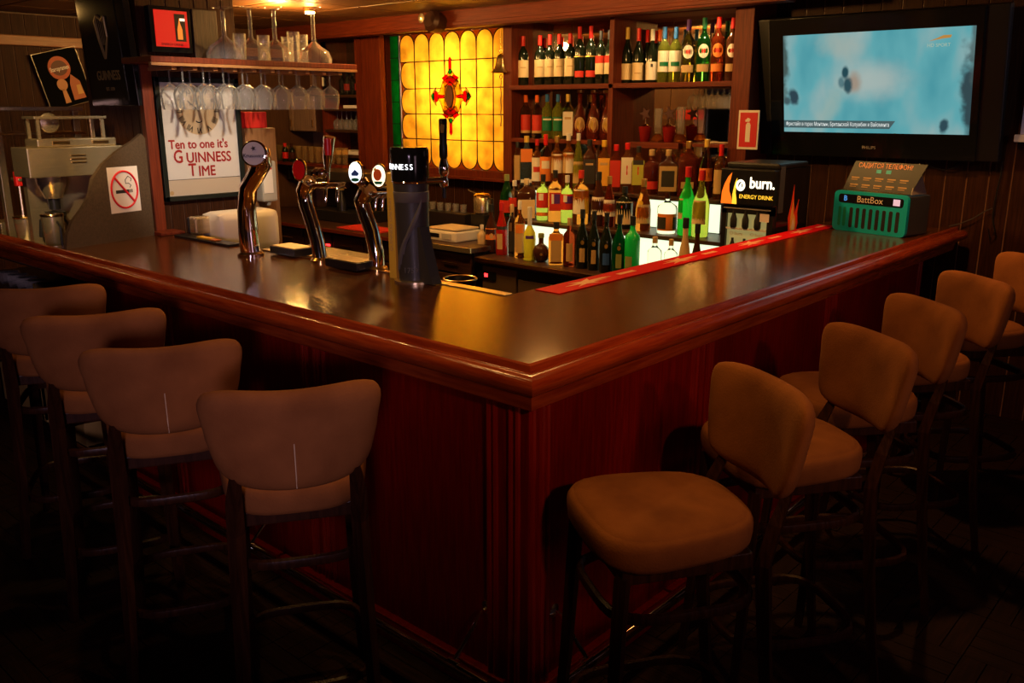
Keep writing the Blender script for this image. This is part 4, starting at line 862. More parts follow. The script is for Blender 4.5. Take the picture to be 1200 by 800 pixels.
# dim stuff on undercounter shelf
for i in range(5):
    o=MB().lathe([(.028,0),(.03,.003),(.038,.10),(.036,.10),(.027,.01)],18,Matrix.Rotation(PI/2,4,'X'),cap=False).build('tumbler',GLASS,None,True) 
    o.location=(-4.05+i*.13,.14,.83); tag(o,'tumbler lying on its side under the left bar end, %s from the left'%('first','second','third','fourth','fifth')[i],'glass','tumblers lying on the undercounter shelf')
o=MB().box(-3.42,-2.85,.06,.36,.786,.815,.006).build('steel_tray',STEEL); tag(o,'flat steel tray on the undercounter shelf at far left','tray')
o=MB().box(-3.62,-3.44,.05,.30,.786,.85,.004).build('yellow_box',mat('yellow_box_card',(.45,.30,.04),.6)); tag(o,'yellow box beside the tray under the left bar end','box')
yb=thing('cardboard_crate','yellowish cardboard crate under the bar behind the farthest left stool','crate')
MB().box(-4.4,-3.75,.06,.10,.02,.26,.003).box(-4.4,-3.75,.36,.40,.02,.26,.003).box(-4.4,-4.36,.06,.40,.02,.26,.003).box(-3.79,-3.75,.06,.40,.02,.26,.003).build('side_wall',mat('cardboard',(.50,.34,.10),.7,col2=(.36,.22,.06),nscale=5),yb)
MB().box(-4.38,-3.77,.08,.38,.0,.02).build('bottom',MC['cardboard'],yb)
yc=MB().box(-3.70,-3.2,.06,.38,.0,.24,.006).build('cardboard_box',MC['cardboard']); tag(yc,'closed cardboard box beside the open crate under the bar','box')
# =====================================================================
# BEER TOWERS
# =====================================================================
def disc(t,c,nrm,r,mf,mr,name='badge',ry=None):
    """round badge facing nrm"""
    q=Vector(nrm).to_track_quat('Z','Y').to_matrix().to_4x4(); M=Matrix.Translation(c)@q@Matrix.Diagonal((1,(ry or r)/r,1,1))
    MB().lathe([(r*.3,-.03),(r*.9,-.02),(r*1.12,-.008),(r*1.12,.004),(r*1.0,.008)],28,M).build('badge_housing',mr,t,True)
    MB().lathe([(r*.97,.004),(r*.97,.010)],28,M).build(name,mf,t,True); return M
toC=lambda p:(Vector((CAM.x,CAM.y,p[2]+.05))-Vector(p)).normalized()
t1=thing('beer_tower','large curved chrome beer tower with round white badge at the left','beer tap')
def PY(px,py,Y): return atY(px,py,Y)
Yt=.56; b0=atZ(294,299,1.1)
pts=[(b0.x,b0.y,1.10)]+[tuple(PY(px,py,b0.y)) for px,py in ((291,272),(289,245),(291,220),(300,205),(307,192),(303,177))]
MB().tube(pts,[.048,.046,.043,.041,.040,.045,.05],20).build('column',CHROME,t1,True,60)
MB().lathe([(.062,0),(.062,.01),(.05,.02)],24,Matrix.Translation((b0.x,b0.y,1.10))).build('base_ring',CHROME,t1,True)
hd=PY(298,180,b0.y-.06); n1=Vector((.62,-.78,.12)).normalized()
disc(t1,hd,n1,.052,mat('badge_white',(.75,.7,.6),.4),CHROME)
q=n1.to_track_quat('Z','Y').to_matrix().to_4x4(); MQ=Matrix.Translation(hd+n1*.011)@q
text('Krusovice',.024,INK,MQ@Matrix.Translation((0,-.01,0)),t1); MB().prism(star(0,.022,.013,5),MQ,.001).build('emblem',LDK,t1)
MB().lathe([(.012,0),(.015,.03),(.010,.06)],12,Matrix.Translation(PY(312,200,b0.y+.10))).build('spout',CHROME,t1,True)
def tower(label,bpx,col,heads,arm_z,armpts):
    t=thing('beer_tower',label,'beer tap'); b=atZ(bpx[0],bpx[1],1.1); Y=b.y
    pts=[(b.x,Y,1.10)]+[tuple(PY(px,py,Y)) for px,py in col]
    n=len(pts); MB().tube(pts,[.034,.033,.032,.033,.036,.040,.034][:n],18).build('column',CHROME,t,True,60)
    MB().lathe([(.048,0),(.048,.008),(.036,.02)],24,Matrix.Translation((b.x,Y,1.10))).build('base_ring',BRASS,t,True)
    return t,Y,b
t2,Y2,b2=tower('curved chrome beer tower with red badge and tall silver tap handle',(376,306),((372,283),(366,262),(359,240),(356,224),(362,212)),None,None,None)
a=PY(362,217,Y2); b=PY(407,217,Y2+.02)
MB().tube([a,b],.013,12).build('cross_arm',CHROME,t2,True); MB().lathe([(.02,-.02),(.028,0),(.02,.02)],16,Matrix.Translation(a)@Matrix.Rotation(PI/2,4,'Y')).build('joint',CHROME,t2,True)
for px in (388,402):
    p=PY(px,217,Y2); q=PY(px+1,236,Y2); MB().tube([p,(p.x,p.y-.03,p.z-.01),(q.x,p.y-.035,q.z)],[.010,.009,.007],10).build('spout',CHROME,t2,True)
p=PY(384,212,Y2); q=PY(386,160,Y2)
MB().tube([p,(p.x+.002,Y2,p.z+.05),(p.x+.010,Y2,p.z+.10),(q.x,Y2,q.z)],[.009,.012,.022,.026],12).build('tap_handle',CHROME,t2,True)
hc=PY(384,172,Y2-.028); MB().lathe([(.014,-.035),(.016,0),(.014,.035)],12,Matrix.Translation(hc)).build('red_inset',RED,t2,True)
hd=PY(351,199,Y2-.04); disc(t2,hd,(.45,-.88,.05),.030,mat('badge_red',(.70,.010,.006),.6,spec=.15),CHROME,ry=.044)
for px in (370,376): 
    p=PY(px,203,Y2-.03); MB().lathe([(.004,-.03),(.022,-.02),(.024,.0),(.010,.02)],14,Matrix.Translation(p)@Matrix.Rotation(PI/2,4,'X')).build('regulator',CHROME,t2,True)
t3,Y3,b3=tower('curved chrome beer tower with two glowing round badges beside the black tower',(442,316),((441,296),(436,272),(428,250),(424,235),(432,222)),None,None,None)
a=PY(424,228,Y3); b=PY(458,228,Y3); MB().tube([a,b],.014,12).build('cross_arm',CHROME,t3,True)
LITW=mat('badge_lit_white',(.8,.8,.8),.3,emit=(.85,.95,1),es=1.6); LITO=mat('badge_lit_cream',(.8,.8,.8),.3,emit=(1,.85,.55),es=1.5)
for (px,py,m,k) in ((417,202,LITW,0),(444.5,206,LITO,1)):
    hd=PY(px,py,Y3-.05); nn=Vector((.5,-.86,.05)).normalized(); disc(t3,hd,nn,.029,m,CHROME,'lit_badge',ry=.045)
    M=Matrix.Translation(hd+nn*.0105)@nn.to_track_quat('Z','Y').to_matrix().to_4x4()
    if k==0:
        MB().prism([(-.018,-.006),(0,.012),(.018,-.004),(.012,-.014),(-.014,-.014)],M,.001).build('mountain_print',BLUEP,t3); MB().prism(circ(0,-.030,.018,.008,n=14),M,.001).build('green_print',GREENP,t3)
    else:
        MB().prism(circ(-.004,.004,.018,.024,n=14),M,.001).build('orange_print',ORP,t3); MB().prism([(-.02,-.022),(.018,-.022),(.012,-.034),(-.014,-.034)],M,.001).build('green_print',GREENP,t3); MB().prism([(-.022,.022),(-.012,.036),(-.008,.02)],M,.001).build('yellow_print',YEL,t3)
    p=PY(px+8,214,Y3); MB().lathe([(.01,-.02),(.024,-.01),(.024,.015),(.01,.03)],14,Matrix.Translation(p)@Matrix.Rotation(PI/2,4,'Y')).build('joint',CHROME,t3,True)
for px in (447,455):
    p=PY(px,228,Y3); q=PY(px,246,Y3); MB().tube([p,(p.x,p.y-.03,p.z-.012),(q.x,p.y-.035,q.z)],[.010,.009,.007],10).build('spout',CHROME,t3,True)
# black stout tower
gt=thing('stout_tower','tall black cylindrical stout tower with glowing white lettering','beer tap')
g0=atZ(487,329,1.1); GY=g0.y; SW=mat('embossed_black',(.13,.12,.105),.38)
gx=g0.x; gpt=PY(479,172,GY)
lean=(gpt.x-gx)/(gpt.z-1.1)
MG=Matrix(((1,0,lean,gx),(0,1,0,GY),(0,0,1,1.10),(0,0,0,1))); H=gpt.z-1.1
MB().lathe([(.085,0),(.085,.008),(.07,.012)],30,MG).build('base_ring',STEEL,gt,True)
MB().lathe([(.066,.012),(.066,.40*H),(.069,.70*H),(.071,.74*H)],36,MG).build('body',MBLACK,gt,True)
MB().lathe([(.074,.755*H),(.075,.765*H),(.077,.93*H),(.077,.98*H),(.072,H)],36,MG).build('head',BLACKG,gt,True)
MB().lathe([(.0735,.742*H),(.0755,.75*H),(.0735,.757*H)],36,MG).build('chrome_band',CHROME,gt,True)
# lettering wrapped round the head
ang0=math.atan2(CAM.y-GY,CAM.x-gx)-.25
GLW=mat('glowing_letters',(.9,.9,.9),.3,emit=(.9,.95,1),es=2.2)
for i,ch in enumerate('GUINNESS'):
    a=ang0+(i-3.5)*.235-.50; R_=.0775
    M=MG@Matrix.Translation((0,0,.86*H))@Matrix.Rotation(a,4,'Z')@Matrix.Translation((R_,0,0))@Matrix.Rotation(PI/2,4,'Z')@Matrix.Rotation(PI/2,4,'X')
    text(ch,.030,GLW,M,gt,'lettering',.0008)
# swirling relief ribbons
for k,(a0_,z0_,z1_) in enumerate(((-1.1,.08,.62),(-.9,.10,.64),(-.7,.14,.66),(-.4,.22,.66))):
    pts=[]
    for i in range(14):
        s=i/13; a=ang0+a0_*(1-s)+1.0*s*math.sin(s*2); pts.append(MG@Vector((.0665*math.cos(a),.0665*math.sin(a),(z0_+(z1_-z0_)*s)*H)))
    MB().tube(pts,[.002+.007*math.sin(PI*i/13) for i in range(14)],6).build('relief_ribbon',SW,gt,True)
MB().lathe([(.0672,.60*H),(.0695,.605*H),(.0712,.675*H),(.069,.68*H)],36,MG).build('relief_band',SW,gt,True)
text('1759',.03,SW,MG@Matrix.Rotation(ang0,4,'Z')@Matrix.Translation((.067,0,.10*H))@Matrix.Rotation(PI/2,4,'Z')@Matrix.Rotation(PI/2,4,'X'),gt,'embossed_date',.001)
# foot fin at right
fa=PY(492,300,GY+.03)
MB().prism([(.05,0),(.135,0),(.12,.03),(.085,.14),(.065,.22),(.05,.22)],Matrix.Translation((gx-.0,GY+.02,1.105))@Matrix.Rotation(PI/2,4,'X'),.05).build('foot_fin',MBLACK,gt)
hh_=PY(520,200,GY+.10); ha=PY(497,212,GY+.02)
MB().tube([ha,(hh_.x,hh_.y,ha.z)],.014,12).build('tap_arm',CHROME,gt,True)
zt=PY(519,139,GY+.10).z; zk=PY(520,186,GY+.10).z; zb_=PY(520,232,GY+.10).z
MB().lathe([(.010,0),(.018,.01),(.018,.03),(.013,.045),(.020,.06),(.020,.085),(.012,zk-ha.z+.03)],16,Matrix.Translation((hh_.x,hh_.y,ha.z-.03))).build('tap_body',CHROME,gt,True)
MB().lathe([(.008,0),(.008,ha.z-zb_)],12,Matrix.Translation((hh_.x,hh_.y,zb_))).build('tap_spout',BLACK,gt,True)
MB().lathe([(.013,0),(.017,.01),(.017,.05),(.015,.06),(.017,zt-zk-.004),(.014,zt-zk)],16,Matrix.Translation((hh_.x,hh_.y,zk))).build('tap_handle',BLACK,gt,True)
MB().prism([(-.006,0),(.006,0),(.010,.03),(-.004,.034),(-.010,.02)],Matrix.Translation((hh_.x,hh_.y,zk+.10))@Matrix.Rotation(ang0+PI/2,4,'Z')@Matrix.Rotation(PI/2,4,'X')@Matrix.Translation((0,0,.0165)),.001).build('harp_emblem',GOLD,gt)
# yellow upright strip beside it
ys_=thing('yellow_strip_board','narrow yellow upright board standing left of the black stout tower','sign')
s0_=atZ(465,326,1.1); zt=PY(463,203,s0_.y).z
MB().box(s0_.x-.030,s0_.x+.010,s0_.y-.012,s0_.y+.012,1.1,zt,.002).build('board',mat('yellow_board',(.75,.48,.05),.45),ys_)
MB().box(s0_.x+.010,s0_.x+.036,s0_.y-.010,s0_.y+.010,1.1,zt-.03,.002).build('dark_edge',mat('ochre_edge',(.38,.2,.03),.5),ys_)
text('GUINNESS GALWAY',.024,LTAN,Matrix.Translation((s0_.x-.010,s0_.y-.0125,(1.12+zt)/2))@Matrix.Rotation(PI/2,4,'X')@Matrix.Rotation(PI/2,4,'Z'),ys_,'lettering',.0006)
# drip trays, sink corner, dispensers
def tray(px,py,w,d,lab):
    p=atZ(px,py,1.11); t=thing('drip_tray',lab,'tray',(p.x,p.y,1.106))
    MB().box(-w/2,w/2,-d/2,d/2,0,.035,.004).build('box',BLACK,t); MB().box(-w/2+.006,w/2-.006,-d/2+.006,d/2-.006,.035,.038,.001).build('grille',mat('tray_grille',(.3,.2,.08),.35,.8),t); return t
tray(343,296,.20,.12,'black drip tray with metal grille between first and second towers'); tray(411,312,.22,.11,'black drip tray with metal grille between second and third towers')
o=MB().box(-2.5,-1.9,.80,1.10,1.02,1.06,.006).build('steel_sink_ledge',STEEL); tag(o,'flat steel sink ledge just behind the first drip tray','ledge')
p=atZ(245,283,1.1)
o=MB().box(p.x-.30,p.x+.25,.60,.675,1.1005,1.112,.003).build('black_bar_mat',BLACK); tag(o,'thin black rubber mat along the inner left counter edge','bar mat')
o=MB().box(p.x-.09,p.x+.04,.615,.65,1.113,1.122,.002).build('yellow_lighter_box',YEL); tag(o,'small yellow packet lying on the black rubber mat','packet')
o=MB().box(p.x+.045,p.x+.10,.61,.65,1.113,1.120,.002).build('orange_card',mat('orange_card',(.5,.15,.03),.5)); tag(o,'small orange card beside the yellow packet on the mat','card')
nb=atX(233,269,-3.0); nbt=thing('napkin_dispenser','small steel napkin dispenser by the partition wall below the poster','dispenser',(-2.98,nb.y,1.113))
MB().box(-.035,.035,-.05,.05,0,.095,.012).build('body',STEEL,nbt); MB().box(-.037,-.03,-.055,.04,0,.09,.01).build('black_back',BLACK,nbt)
wcc=atX(288,262,-2.9); wc=thing('white_container','large rounded cream plastic container behind the first beer tower','container',(-2.95,wcc.y+.0,1.0))
q=MB().box(-.10,.10,-.195,.195,0,.225,.045); q.build('body',WHITE,wc,True,60); MB().box(-.102,.102,-.197,.197,.0,.006,.001).build('base_seam',GREY,wc)
dp=atX(313,214,-3.2); ds=thing('soap_dispenser','grey wall dispenser with white label hanging on the brown board','dispenser')
MB().box(-3.245,-3.17,dp.y-.055,dp.y+.05,dp.z-.11,dp.z+.13,.012).build('body',GREY,ds); MB().box(-3.17,-3.167,dp.y-.045,dp.y+.02,dp.z-.06,dp.z+.08).build('label',PAPER,ds); MB().box(-3.167,-3.165,dp.y-.04,dp.y+.015,dp.z+.08,dp.z+.105).build('red_stripe',REDP,ds); MB().lathe([(.012,0),(.02,.02)],12,Matrix.Translation((-3.2,dp.y,dp.z-.135))).build('nozzle',GREY,ds,True)
rb=atX(297,142,-3.25); o=MB().box(-3.5,-3.25,1.21,1.36,1.661,1.755,.004).build('red_box',mat('red_card_box',(.65,.015,.012),.5)); tag(o,'red box on top of the brown board right of the poster','box')
# round wire basin behind the stout tower
p=atZ(539,322,1.02); bn=thing('round_drip_basin','round black basin with brass rim behind the inner counter edge','basin',(p.x,p.y,1.0))
MB().lathe([(.06,-.06),(.075,0),(.078,0),(.065,-.064)],30,cap=True).build('bowl',BLACK,bn,True)
MB().tube([(.078*math.cos(2*PI*i/30),.078*math.sin(2*PI*i/30),.002) for i in range(30)],.005,8,True).build('rim',BRASS,bn,True)
MB().box(-.015,.015,-.16,-.07,-.01,.0).build('bracket',BLACK,bn)
# =====================================================================
# things on back worktop (left)
# =====================================================================
p=atY(530,270,3.0); sc=thing('kitchen_scale','cream digital scale on the back counter under the window','scale',(p.x-.0,3.0,.801))
MB().box(-.17,.17,-.13,.15,.0,.075,.012).build('body',WHITE,sc); MB().box(-.15,.15,-.10,.14,.082,.095,.005).build('platform',mat('scale_plate',(.65,.5,.3),.35),sc)
MB().box(-.12,-.01,-.134,-.13,.025,.055).build('display',BLACKG,sc); MB().box(.02,.12,-.134,-.13,.02,.06).build('keypad',GREY,sc)
p=atY(565,240,3.25); kt=thing('steel_jug','steel jug with brass lid on the back counter right of the scale','jug',(p.x,3.25,.801))
zj=p.z-.801
MB().box(-.07,.08,-.06,.06,0,.18,.01).build('stand',BLACK,kt); MB().lathe([(.05,.18),(.065,.19),(.068,.30),(.06,.31)],24).build('body',STEEL,kt,True); MB().lathe([(.066,.31),(.07,.32),(.05,.335),(.01,.34)],24).build('lid',BRASS,kt,True)
MB().tube([(.065,0,.30),(.11,0,.30),(.12,0,.2),(.10,0,.05)],.008,8).build('handle',BLACK,kt,True); MB().tube([(-.05,0,.33),(-.12,-.02,.35),(-.13,-.02,.36)],.004,6).build('lever',STEEL,kt,True)
for i in range(7):
    px=489+i*9; p=atY(px,245,3.45); o=MB().lathe([(.024,0),(.024,.004),(.028,.07),(.026,.07),(.022,.008)],16,cap=False).build('small_glass',GLASS,None,True); o.location=(p.x,3.45,.936)
    tag(o,'small glass on the black box behind the scale, %s from the left'%('first','second','third','fourth','fifth','sixth','seventh')[i],'glass','small glasses behind the scale')
pA=atY(484,255,3.45).x; pB=atY(552,255,3.45).x
o=MB().box(pA,pB,3.38,3.52,.801,.935,.006).build('black_appliance',BLACK); tag(o,'low black box behind the scale carrying small glasses','box')
p=atY(438,272,2.95); o=MB().box(p.x-.30,p.x+.22,2.80,3.05,.801,.812,.002).build('red_cloth_mat',mat('red_cloth',(.5,.02,.012),.7)); tag(o,'red mat lying on the back counter between the towers','mat')
p=atY(400,225,3.1); t=thing('spray_bottle','yellow trigger spray bottle on the back counter behind the second tower','bottle',(p.x,3.1,.801))
zz=atY(400,216,3.1).z-.801
MB().lathe([(.04,0),(.042,.01),(.042,zz*.55),(.02,zz*.72),(.015,zz*.85)],16).build('body',BLACK,t,True); MB().box(-.05,.03,-.012,.012,zz*.85,zz,.005).box(-.035,-.02,-.008,.008,zz*.7,zz*.86,.003).build('trigger_head',mat('trigger_yellow',(.6,.42,.1),.5),t)
# coffee grinder / espresso silhouettes between towers
p=atY(428,245,3.2); em=thing('dark_espresso_machine','dark espresso machine on the back counter seen between beer towers','coffee machine',(p.x-.25,3.25,.801))
MB().box(-.35,.35,-.22,.2,.0,.10,.01).build('drip_base',BLACK,em); MB().box(-.35,.35,-.02,.2,.10,.36,.01).build('body',BLACKG,em); MB().box(-.35,.35,-.22,.2,.36,.44,.012).build('head',mat('dark_steel',(.2,.18,.15),.3,.9),em)
for x in (-.18,.05): MB().lathe([(.03,0),(.035,.03)],16,Matrix.Translation((x,-.12,.33))).tube([(x,-.12,.34),(x,-.26,.32)],.012,8).build('portafilter',CHROME,em,True)
# tumbler ledge
lz=atY(330,188,3.45).z; x0_=atY(318,180,3.45).x; x1_=atY(410,184,3.45).x
tl=thing('tumbler_shelf','narrow shelf carrying a row of tumblers on back wall left','shelf'); MB().box(max(x0_,-6.28),x1_,3.36,3.56,lz-.03,lz,.004).build('board',REDX,tl)
for s in (0,1): MB().box(-6.2+s*1.0,-6.17+s*1.0,3.5,3.6,lz-.18,lz-.03).build('bracket',BLACK,tl)
k=0
for i in range(11):
    px=324+i*7.4; p=atY(px,178,3.42 if i<8 else 3.40)
    o=MB().lathe([(.026,0),(.027,.003),(.033,.15),(.031,.15),(.025,.008)],16,cap=False).build('tumbler',mat('amber_lit_glass',(.9,.7,.35),.05,trans=.9,ior=1.2),None,True)
    o.location=(p.x,3.46,lz+.001); tag(o,'tall tumbler on the back wall shelf behind the towers, %s from the left'%('first','second','third','fourth','fifth','sixth','seventh','eighth','ninth','tenth','eleventh')[i],'glass','tumblers on the back wall shelf')
for px,m,nm in ((334,RED,'red-topped sauce bottle in front of the tumblers'),(342,G_BRN,'dark brown sauce bottle in front of the tumblers')):
    p=atY(px,182,3.38); bb=MB().lathe(bprof('liq',.03,.17),14).build('sauce_bottle',G_DK,None,True); bb.location=(p.x,3.385,lz+.001); tag(bb,nm,'bottle'); MB().lathe([(.016,.14),(.016,.175)],12).build('cap',m,bb,True); MB().lathe([(.0308,.03),(.0308,.09)],14,cap=False).build('label',m,bb,True)
# wall cabinet pale doors
a=atY(308,118,3.6); b=atY(370,155,3.6)
wc2=thing('wall_cabinet','pale brown two-door wall cabinet above the tumblers','cabinet'); X0=max(a.x,-6.28); mid=atY(343,130,3.6).x
PD=wood('pale_door',(.24,.15,.09),(.32,.20,.12),.5,'z')
MB().box(X0,b.x,3.62,3.88,b.z,a.z+.05).build('body',DARKX,wc2)
for u,v in ((X0+.01,mid-.005),(mid+.005,b.x-.01)): d_=MB().box(u,v,3.60,3.62,b.z+.01,a.z+.04,.004).build('door',PD,wc2); MB().box(v-.03,v-.02,3.585,3.60,b.z+.05,b.z+.12,.003).build('handle',BRASS,wc2)
# tall open cupboard px 370-437
a=atY(372,46,3.55); b=atY(436,46,3.55); cb=thing('glass_cupboard','tall dark cupboard with glass top door and shelves left of the window','cabinet')
xa,xb=max(a.x,-6.1),-5.11
MB().box(xa,xa+.03,3.56,3.88,1.25,2.40).build('side',REDW,cb); MB().box(xb-.03,xb,3.56,3.88,1.25,2.40).build('side',REDW,cb); MB().box(xa,xb,3.86,3.88,1.25,2.40).build('back',DARKX,cb)
zs=[atY(400,y,3.56).z for y in (111,127,152,181)]
for z in zs: MB().box(xa+.03,xb-.03,3.56,3.86,z-.025,z,.003).build('shelf',DARKX,cb)
MB().box(xa,xb,3.56,3.88,2.38,2.41).build('top',REDW,cb)
dr=MB().box(xa+.03,xb-.03,3.55,3.555,zs[0]+.01,2.37).build('glass_door',GLASSP,cb); MB().box(xa+.05,xa+.065,3.535,3.55,zs[0]+.08,zs[0]+.16,.003).build('handle',WHITE,dr)
MB().box(xa+.03,xb-.03,3.62,3.85,zs[0]+.22,zs[0]+.23).build('inner_glass_shelf',thin_glass('shelf_glass',(.85,.9,.7)),cb)
for i in range(5):
    o=MB().lathe(bprof('wine',.032,.20),14).build('small_bottle',G_DK,None,True); o.location=(xa+.12+i*(xb-xa-.24)/4,3.72,zs[0]+.002)
    if i in (1,3): MB().lathe([(.0328,.04),(.0328,.10)],14,cap=False).build('label',LRED,o,True)
    MB().lathe([(.013,.17),(.013,.203)],10).build('cap',INK,o,True)
    tag(o,'small dark bottle %s behind the cupboard glass door'%(['at the left end','second from left','in the middle','second from right','at the right end'][i]),'bottle','small bottles in the cupboard')
for i in range(6):
    o=gsrc.copy(); C.objects.link(o); o.location=(xa+.10+i*(xb-xa-.2)/5,3.66,zs[1]-.027); o.rotation_euler=(PI,0,0); o.scale=(.8,.8,.8)
    tag(o,'stemmed glass hanging inside the dark cupboard, %s from the left'%('first','second','third','fourth','fifth','sixth')[i],'glass','glasses hanging in the cupboard')
o=MB().box(xa+.30,xb-.06,3.58,3.80,zs[1]+.001,zs[1]+.03,.003).build('paper_stack',PAPER); tag(o,'stack of white papers on the cupboard shelf above hanging glasses','papers')
o=MB().box(xb-.42,xb-.06,3.58,3.80,zs[3]+.001,zs[3]+.035,.006).build('folded_cloth',PAPER); tag(o,'folded pale cloth on the lowest cupboard shelf','cloth')
# =====================================================================
# BELL
# =====================================================================
bp_=atY(587,72,3.62); bl=thing('brass_bell','brass bell with rope hanging before the stained glass window','bell')
bx_,bz_=bp_.x,bp_.z
MB().lathe([(.075,-.085),(.078,-.08),(.055,-.055),(.042,-.02),(.036,.02),(.026,.045),(.010,.055)],26,Matrix.Translation((bx_,3.62,bz_)),cap=False).build('bell_body',mat('old_brass',(.65,.42,.14),.25,.9),bl,True)
MB().tube([(bx_+.016*math.cos(a),3.62,bz_+.072+.018*math.sin(a)) for a in [2*PI*i/12 for i in range(12)]],.004,6,True).build('ring',BRASS,bl,True)
MB().tube([(bx_,3.62,bz_+.09),(bx_,3.62,2.37)],.003,6).build('chain',BRASS,bl); MB().tube([(bx_+.012*math.cos(a),3.62,bz_-.115+.016*math.sin(a)) for a in [2*PI*i/12 for i in range(12)]],.004,6,True).build('clapper_ring',BLACK,bl,True)
zr=atY(587,148,3.62).z; MB().tube([(bx_+.003*math.sin(i*1.2),3.62,bz_-.13-(bz_-.13-zr)*i/20) for i in range(21)],.0045,6).build('rope',mat('rope',(.22,.14,.07),.8),bl)
# dark ceiling spotlight on beam
sp=atY(506,24,3.2); spt=thing('ceiling_spotlight','dark round spotlight fixed to the beam above the window','lamp')
MB().lathe([(.01,-.10),(.075,-.09),(.085,0),(.06,.03)],24,Matrix.Translation((sp.x,3.20,sp.z))@Matrix.Rotation(math.radians(75),4,'X')).build('shade',mat('dark_lamp',(.05,.018,.01),.35,.3),spt,True)
MB().lathe([(.03,0),(.035,.01),(.01,.02)],16,Matrix.Translation((sp.x,3.10,sp.z+.01))@Matrix.Rotation(PI/2,4,'X')).build('knob',STEEL,spt,True); MB().tube([(sp.x,3.22,sp.z),(sp.x,3.24,CEIL)],.014,8).build('stem',MC['dark_lamp'],spt)
# lit ceiling downlight (visible)
for (px,py,lab) in ((363,14,'small bright ceiling lamp above the glass rack'),):
    p=atZ(px,py,2.47); lt=thing('ceiling_lamp',lab,'lamp',(p.x,p.y,2.47)); MB().lathe([(.02,0),(.05,.0),(.05,.028)],20).build('rim',BRASS,lt,True); MB().lathe([(.035,-.012),(.036,.0)],16).build('bulb',mat('bulb',(1,.8,.5),emit=(1,.6,.2),es=60),lt,True)
    point('ceiling_lamp_light',(p.x,p.y,2.40),5,WARM,.04)
# =====================================================================
# ENERGY DRINK FRIDGE
# =====================================================================
ef=thing('drink_fridge','small black countertop drinks fridge with lit flame header','fridge')
FY=2.95; fx0,fx1=-1.05,-.715; fz1=1.475
MB().box(fx0,fx1,FY+.03,3.40,.746,fz1-.03,.006).build('cabinet',BLACKG,ef)
MB().box(fx0+.01,fx1-.0,FY+.03,3.36,fz1-.03,fz1,.01).build('top_cover',BLACK,ef)
hz0=atY(880,241,FY).z; hz1=atY(880,198,FY).z
HB=mat('header_black',(.01,.01,.01),.25)
MB().box(fx0,fx1,FY-.02,FY+.03,hz0,hz1,.008).build('header',HB,ef)
LT=mat('lit_letters',(.9,.9,.8),emit=(1,.95,.75),es=1.6); LF=mat('lit_flame',(.8,.2,.02),emit=(1,.16,.01),es=1.0); LY=mat('lit_yellow',(.8,.5,.02),emit=(1,.62,.04),es=1.1)
xh=(fx0+fx1)/2; c=atY(885,218,FY-.02)
text('burn.',.086,LT,XZ((c.x+.042,FY-.0205,c.z+.014)),ef,'lettering',.001,fat=.0022,sx=.85)
c2=atY(880,231,FY-.02); text('ENERGY DRINK',.032,LY,XZ((c2.x+.03,FY-.0205,c2.z)),ef,'lettering',.001,sx=.92)
cr_=atY(868,217,FY-.02); MB().tube([(cr_.x+.022*math.cos(2*PI*i/20),FY-.022,cr_.z+.026*math.sin(2*PI*i/20)) for i in range(20)],.007,6,True).build('ring_emblem',LT,ef)
MB().prism([(-.010,-.018),(.008,-.014),(.006,.002),(.010,.018),(-.004,.008),(-.008,-.004)],XZ((cr_.x,FY-.021,cr_.z)),.001).build('ring_flame',LT,ef)
fc=atY(849,238,FY-.02)
def flame(w,h): return [(-.5*w,0),(.5*w,0),(.42*w,.2*h),(.2*w,.42*h),(.18*w,.62*h),(.30*w,.82*h),(.38*w,h),(.05*w,.86*h),(-.25*w,.62*h),(-.45*w,.36*h)]
hh1=hz1-hz0
MB().prism(flame(.07,hh1*.86),XZ((fx0+.045,FY-.0205,hz0+.006)),.001).build('flame_print',LF,ef); MB().prism(flame(.03,hh1*.72),XZ((fx0+.095,FY-.0205,hz0+.006)),.001).build('flame_print',LY,ef)
# door
dz1=hz0-.015; dz0=.80
MB().box(fx0+.01,fx0+.04,FY,FY+.03,dz0,dz1).box(fx1-.04,fx1-.005,FY,FY+.03,dz0,dz1).box(fx0+.01,fx1-.005,FY,FY+.03,dz1-.035,dz1).box(fx0+.01,fx1-.005,FY,FY+.03,dz0,dz0+.04).build('door_frame',BLACK,ef)
MB().box(fx0+.02,fx1-.02,FY-.003,FY,dz1-.008,dz1-.001).build('bright_strip',GREY,ef)
MB().box(fx0+.04,fx1-.04,FY+.02,FY+.025,dz0+.04,dz1-.035).build('glow_panel',mat('fridge_inside',(.35,.28,.1),.5,emit=(.9,.75,.25),es=.28),ef)
zz=atY(885,270,FY).z; MB().box(fx0+.04,fx1-.04,FY-.001,FY+.02,zz-.004,zz+.004).build('shelf_edge',PAPER,ef)
for i in range(3): MB().lathe([(.016,0),(.02,.01),(.02,.05),(.008,.09),(.008,.105)],12,Matrix.Translation((fx0+.085+i*.075,FY+.006,zz+.005))).build('can_display',INK,ef,True)
p=atY(896,256,FY); MB().box(p.x-.028,p.x+.028,FY-.004,FY-.002,p.z-.02,p.z+.025).build('price_card',PAPER,ef)
for i in range(2): text('O burn',.028,LTAN,XZ((fx0+.11+i*.13,FY-.001,zz-.028)),ef,'small_lettering',.0006)
for i in range(3): MB().lathe([(.016,0),(.02,.01),(.02,.05),(.008,.09),(.008,.105)],12,Matrix.Translation((fx0+.085+i*.075,FY+.006,zz-.16))).build('can_display',INK,ef,True)
MB().box(fx1,fx1+.004,FY+.04,FY+.10,1.20,1.46,.001).build('hinge_plate',DKGREY,ef)
cs=atX(932,285,fx1+.001)
FR=mat('flame_red_print',(.8,.06,.01),.5); FO=mat('flame_yellow_print',(.9,.5,.08),.5); FW_=mat('flame_white_print',(.9,.75,.5),.5)
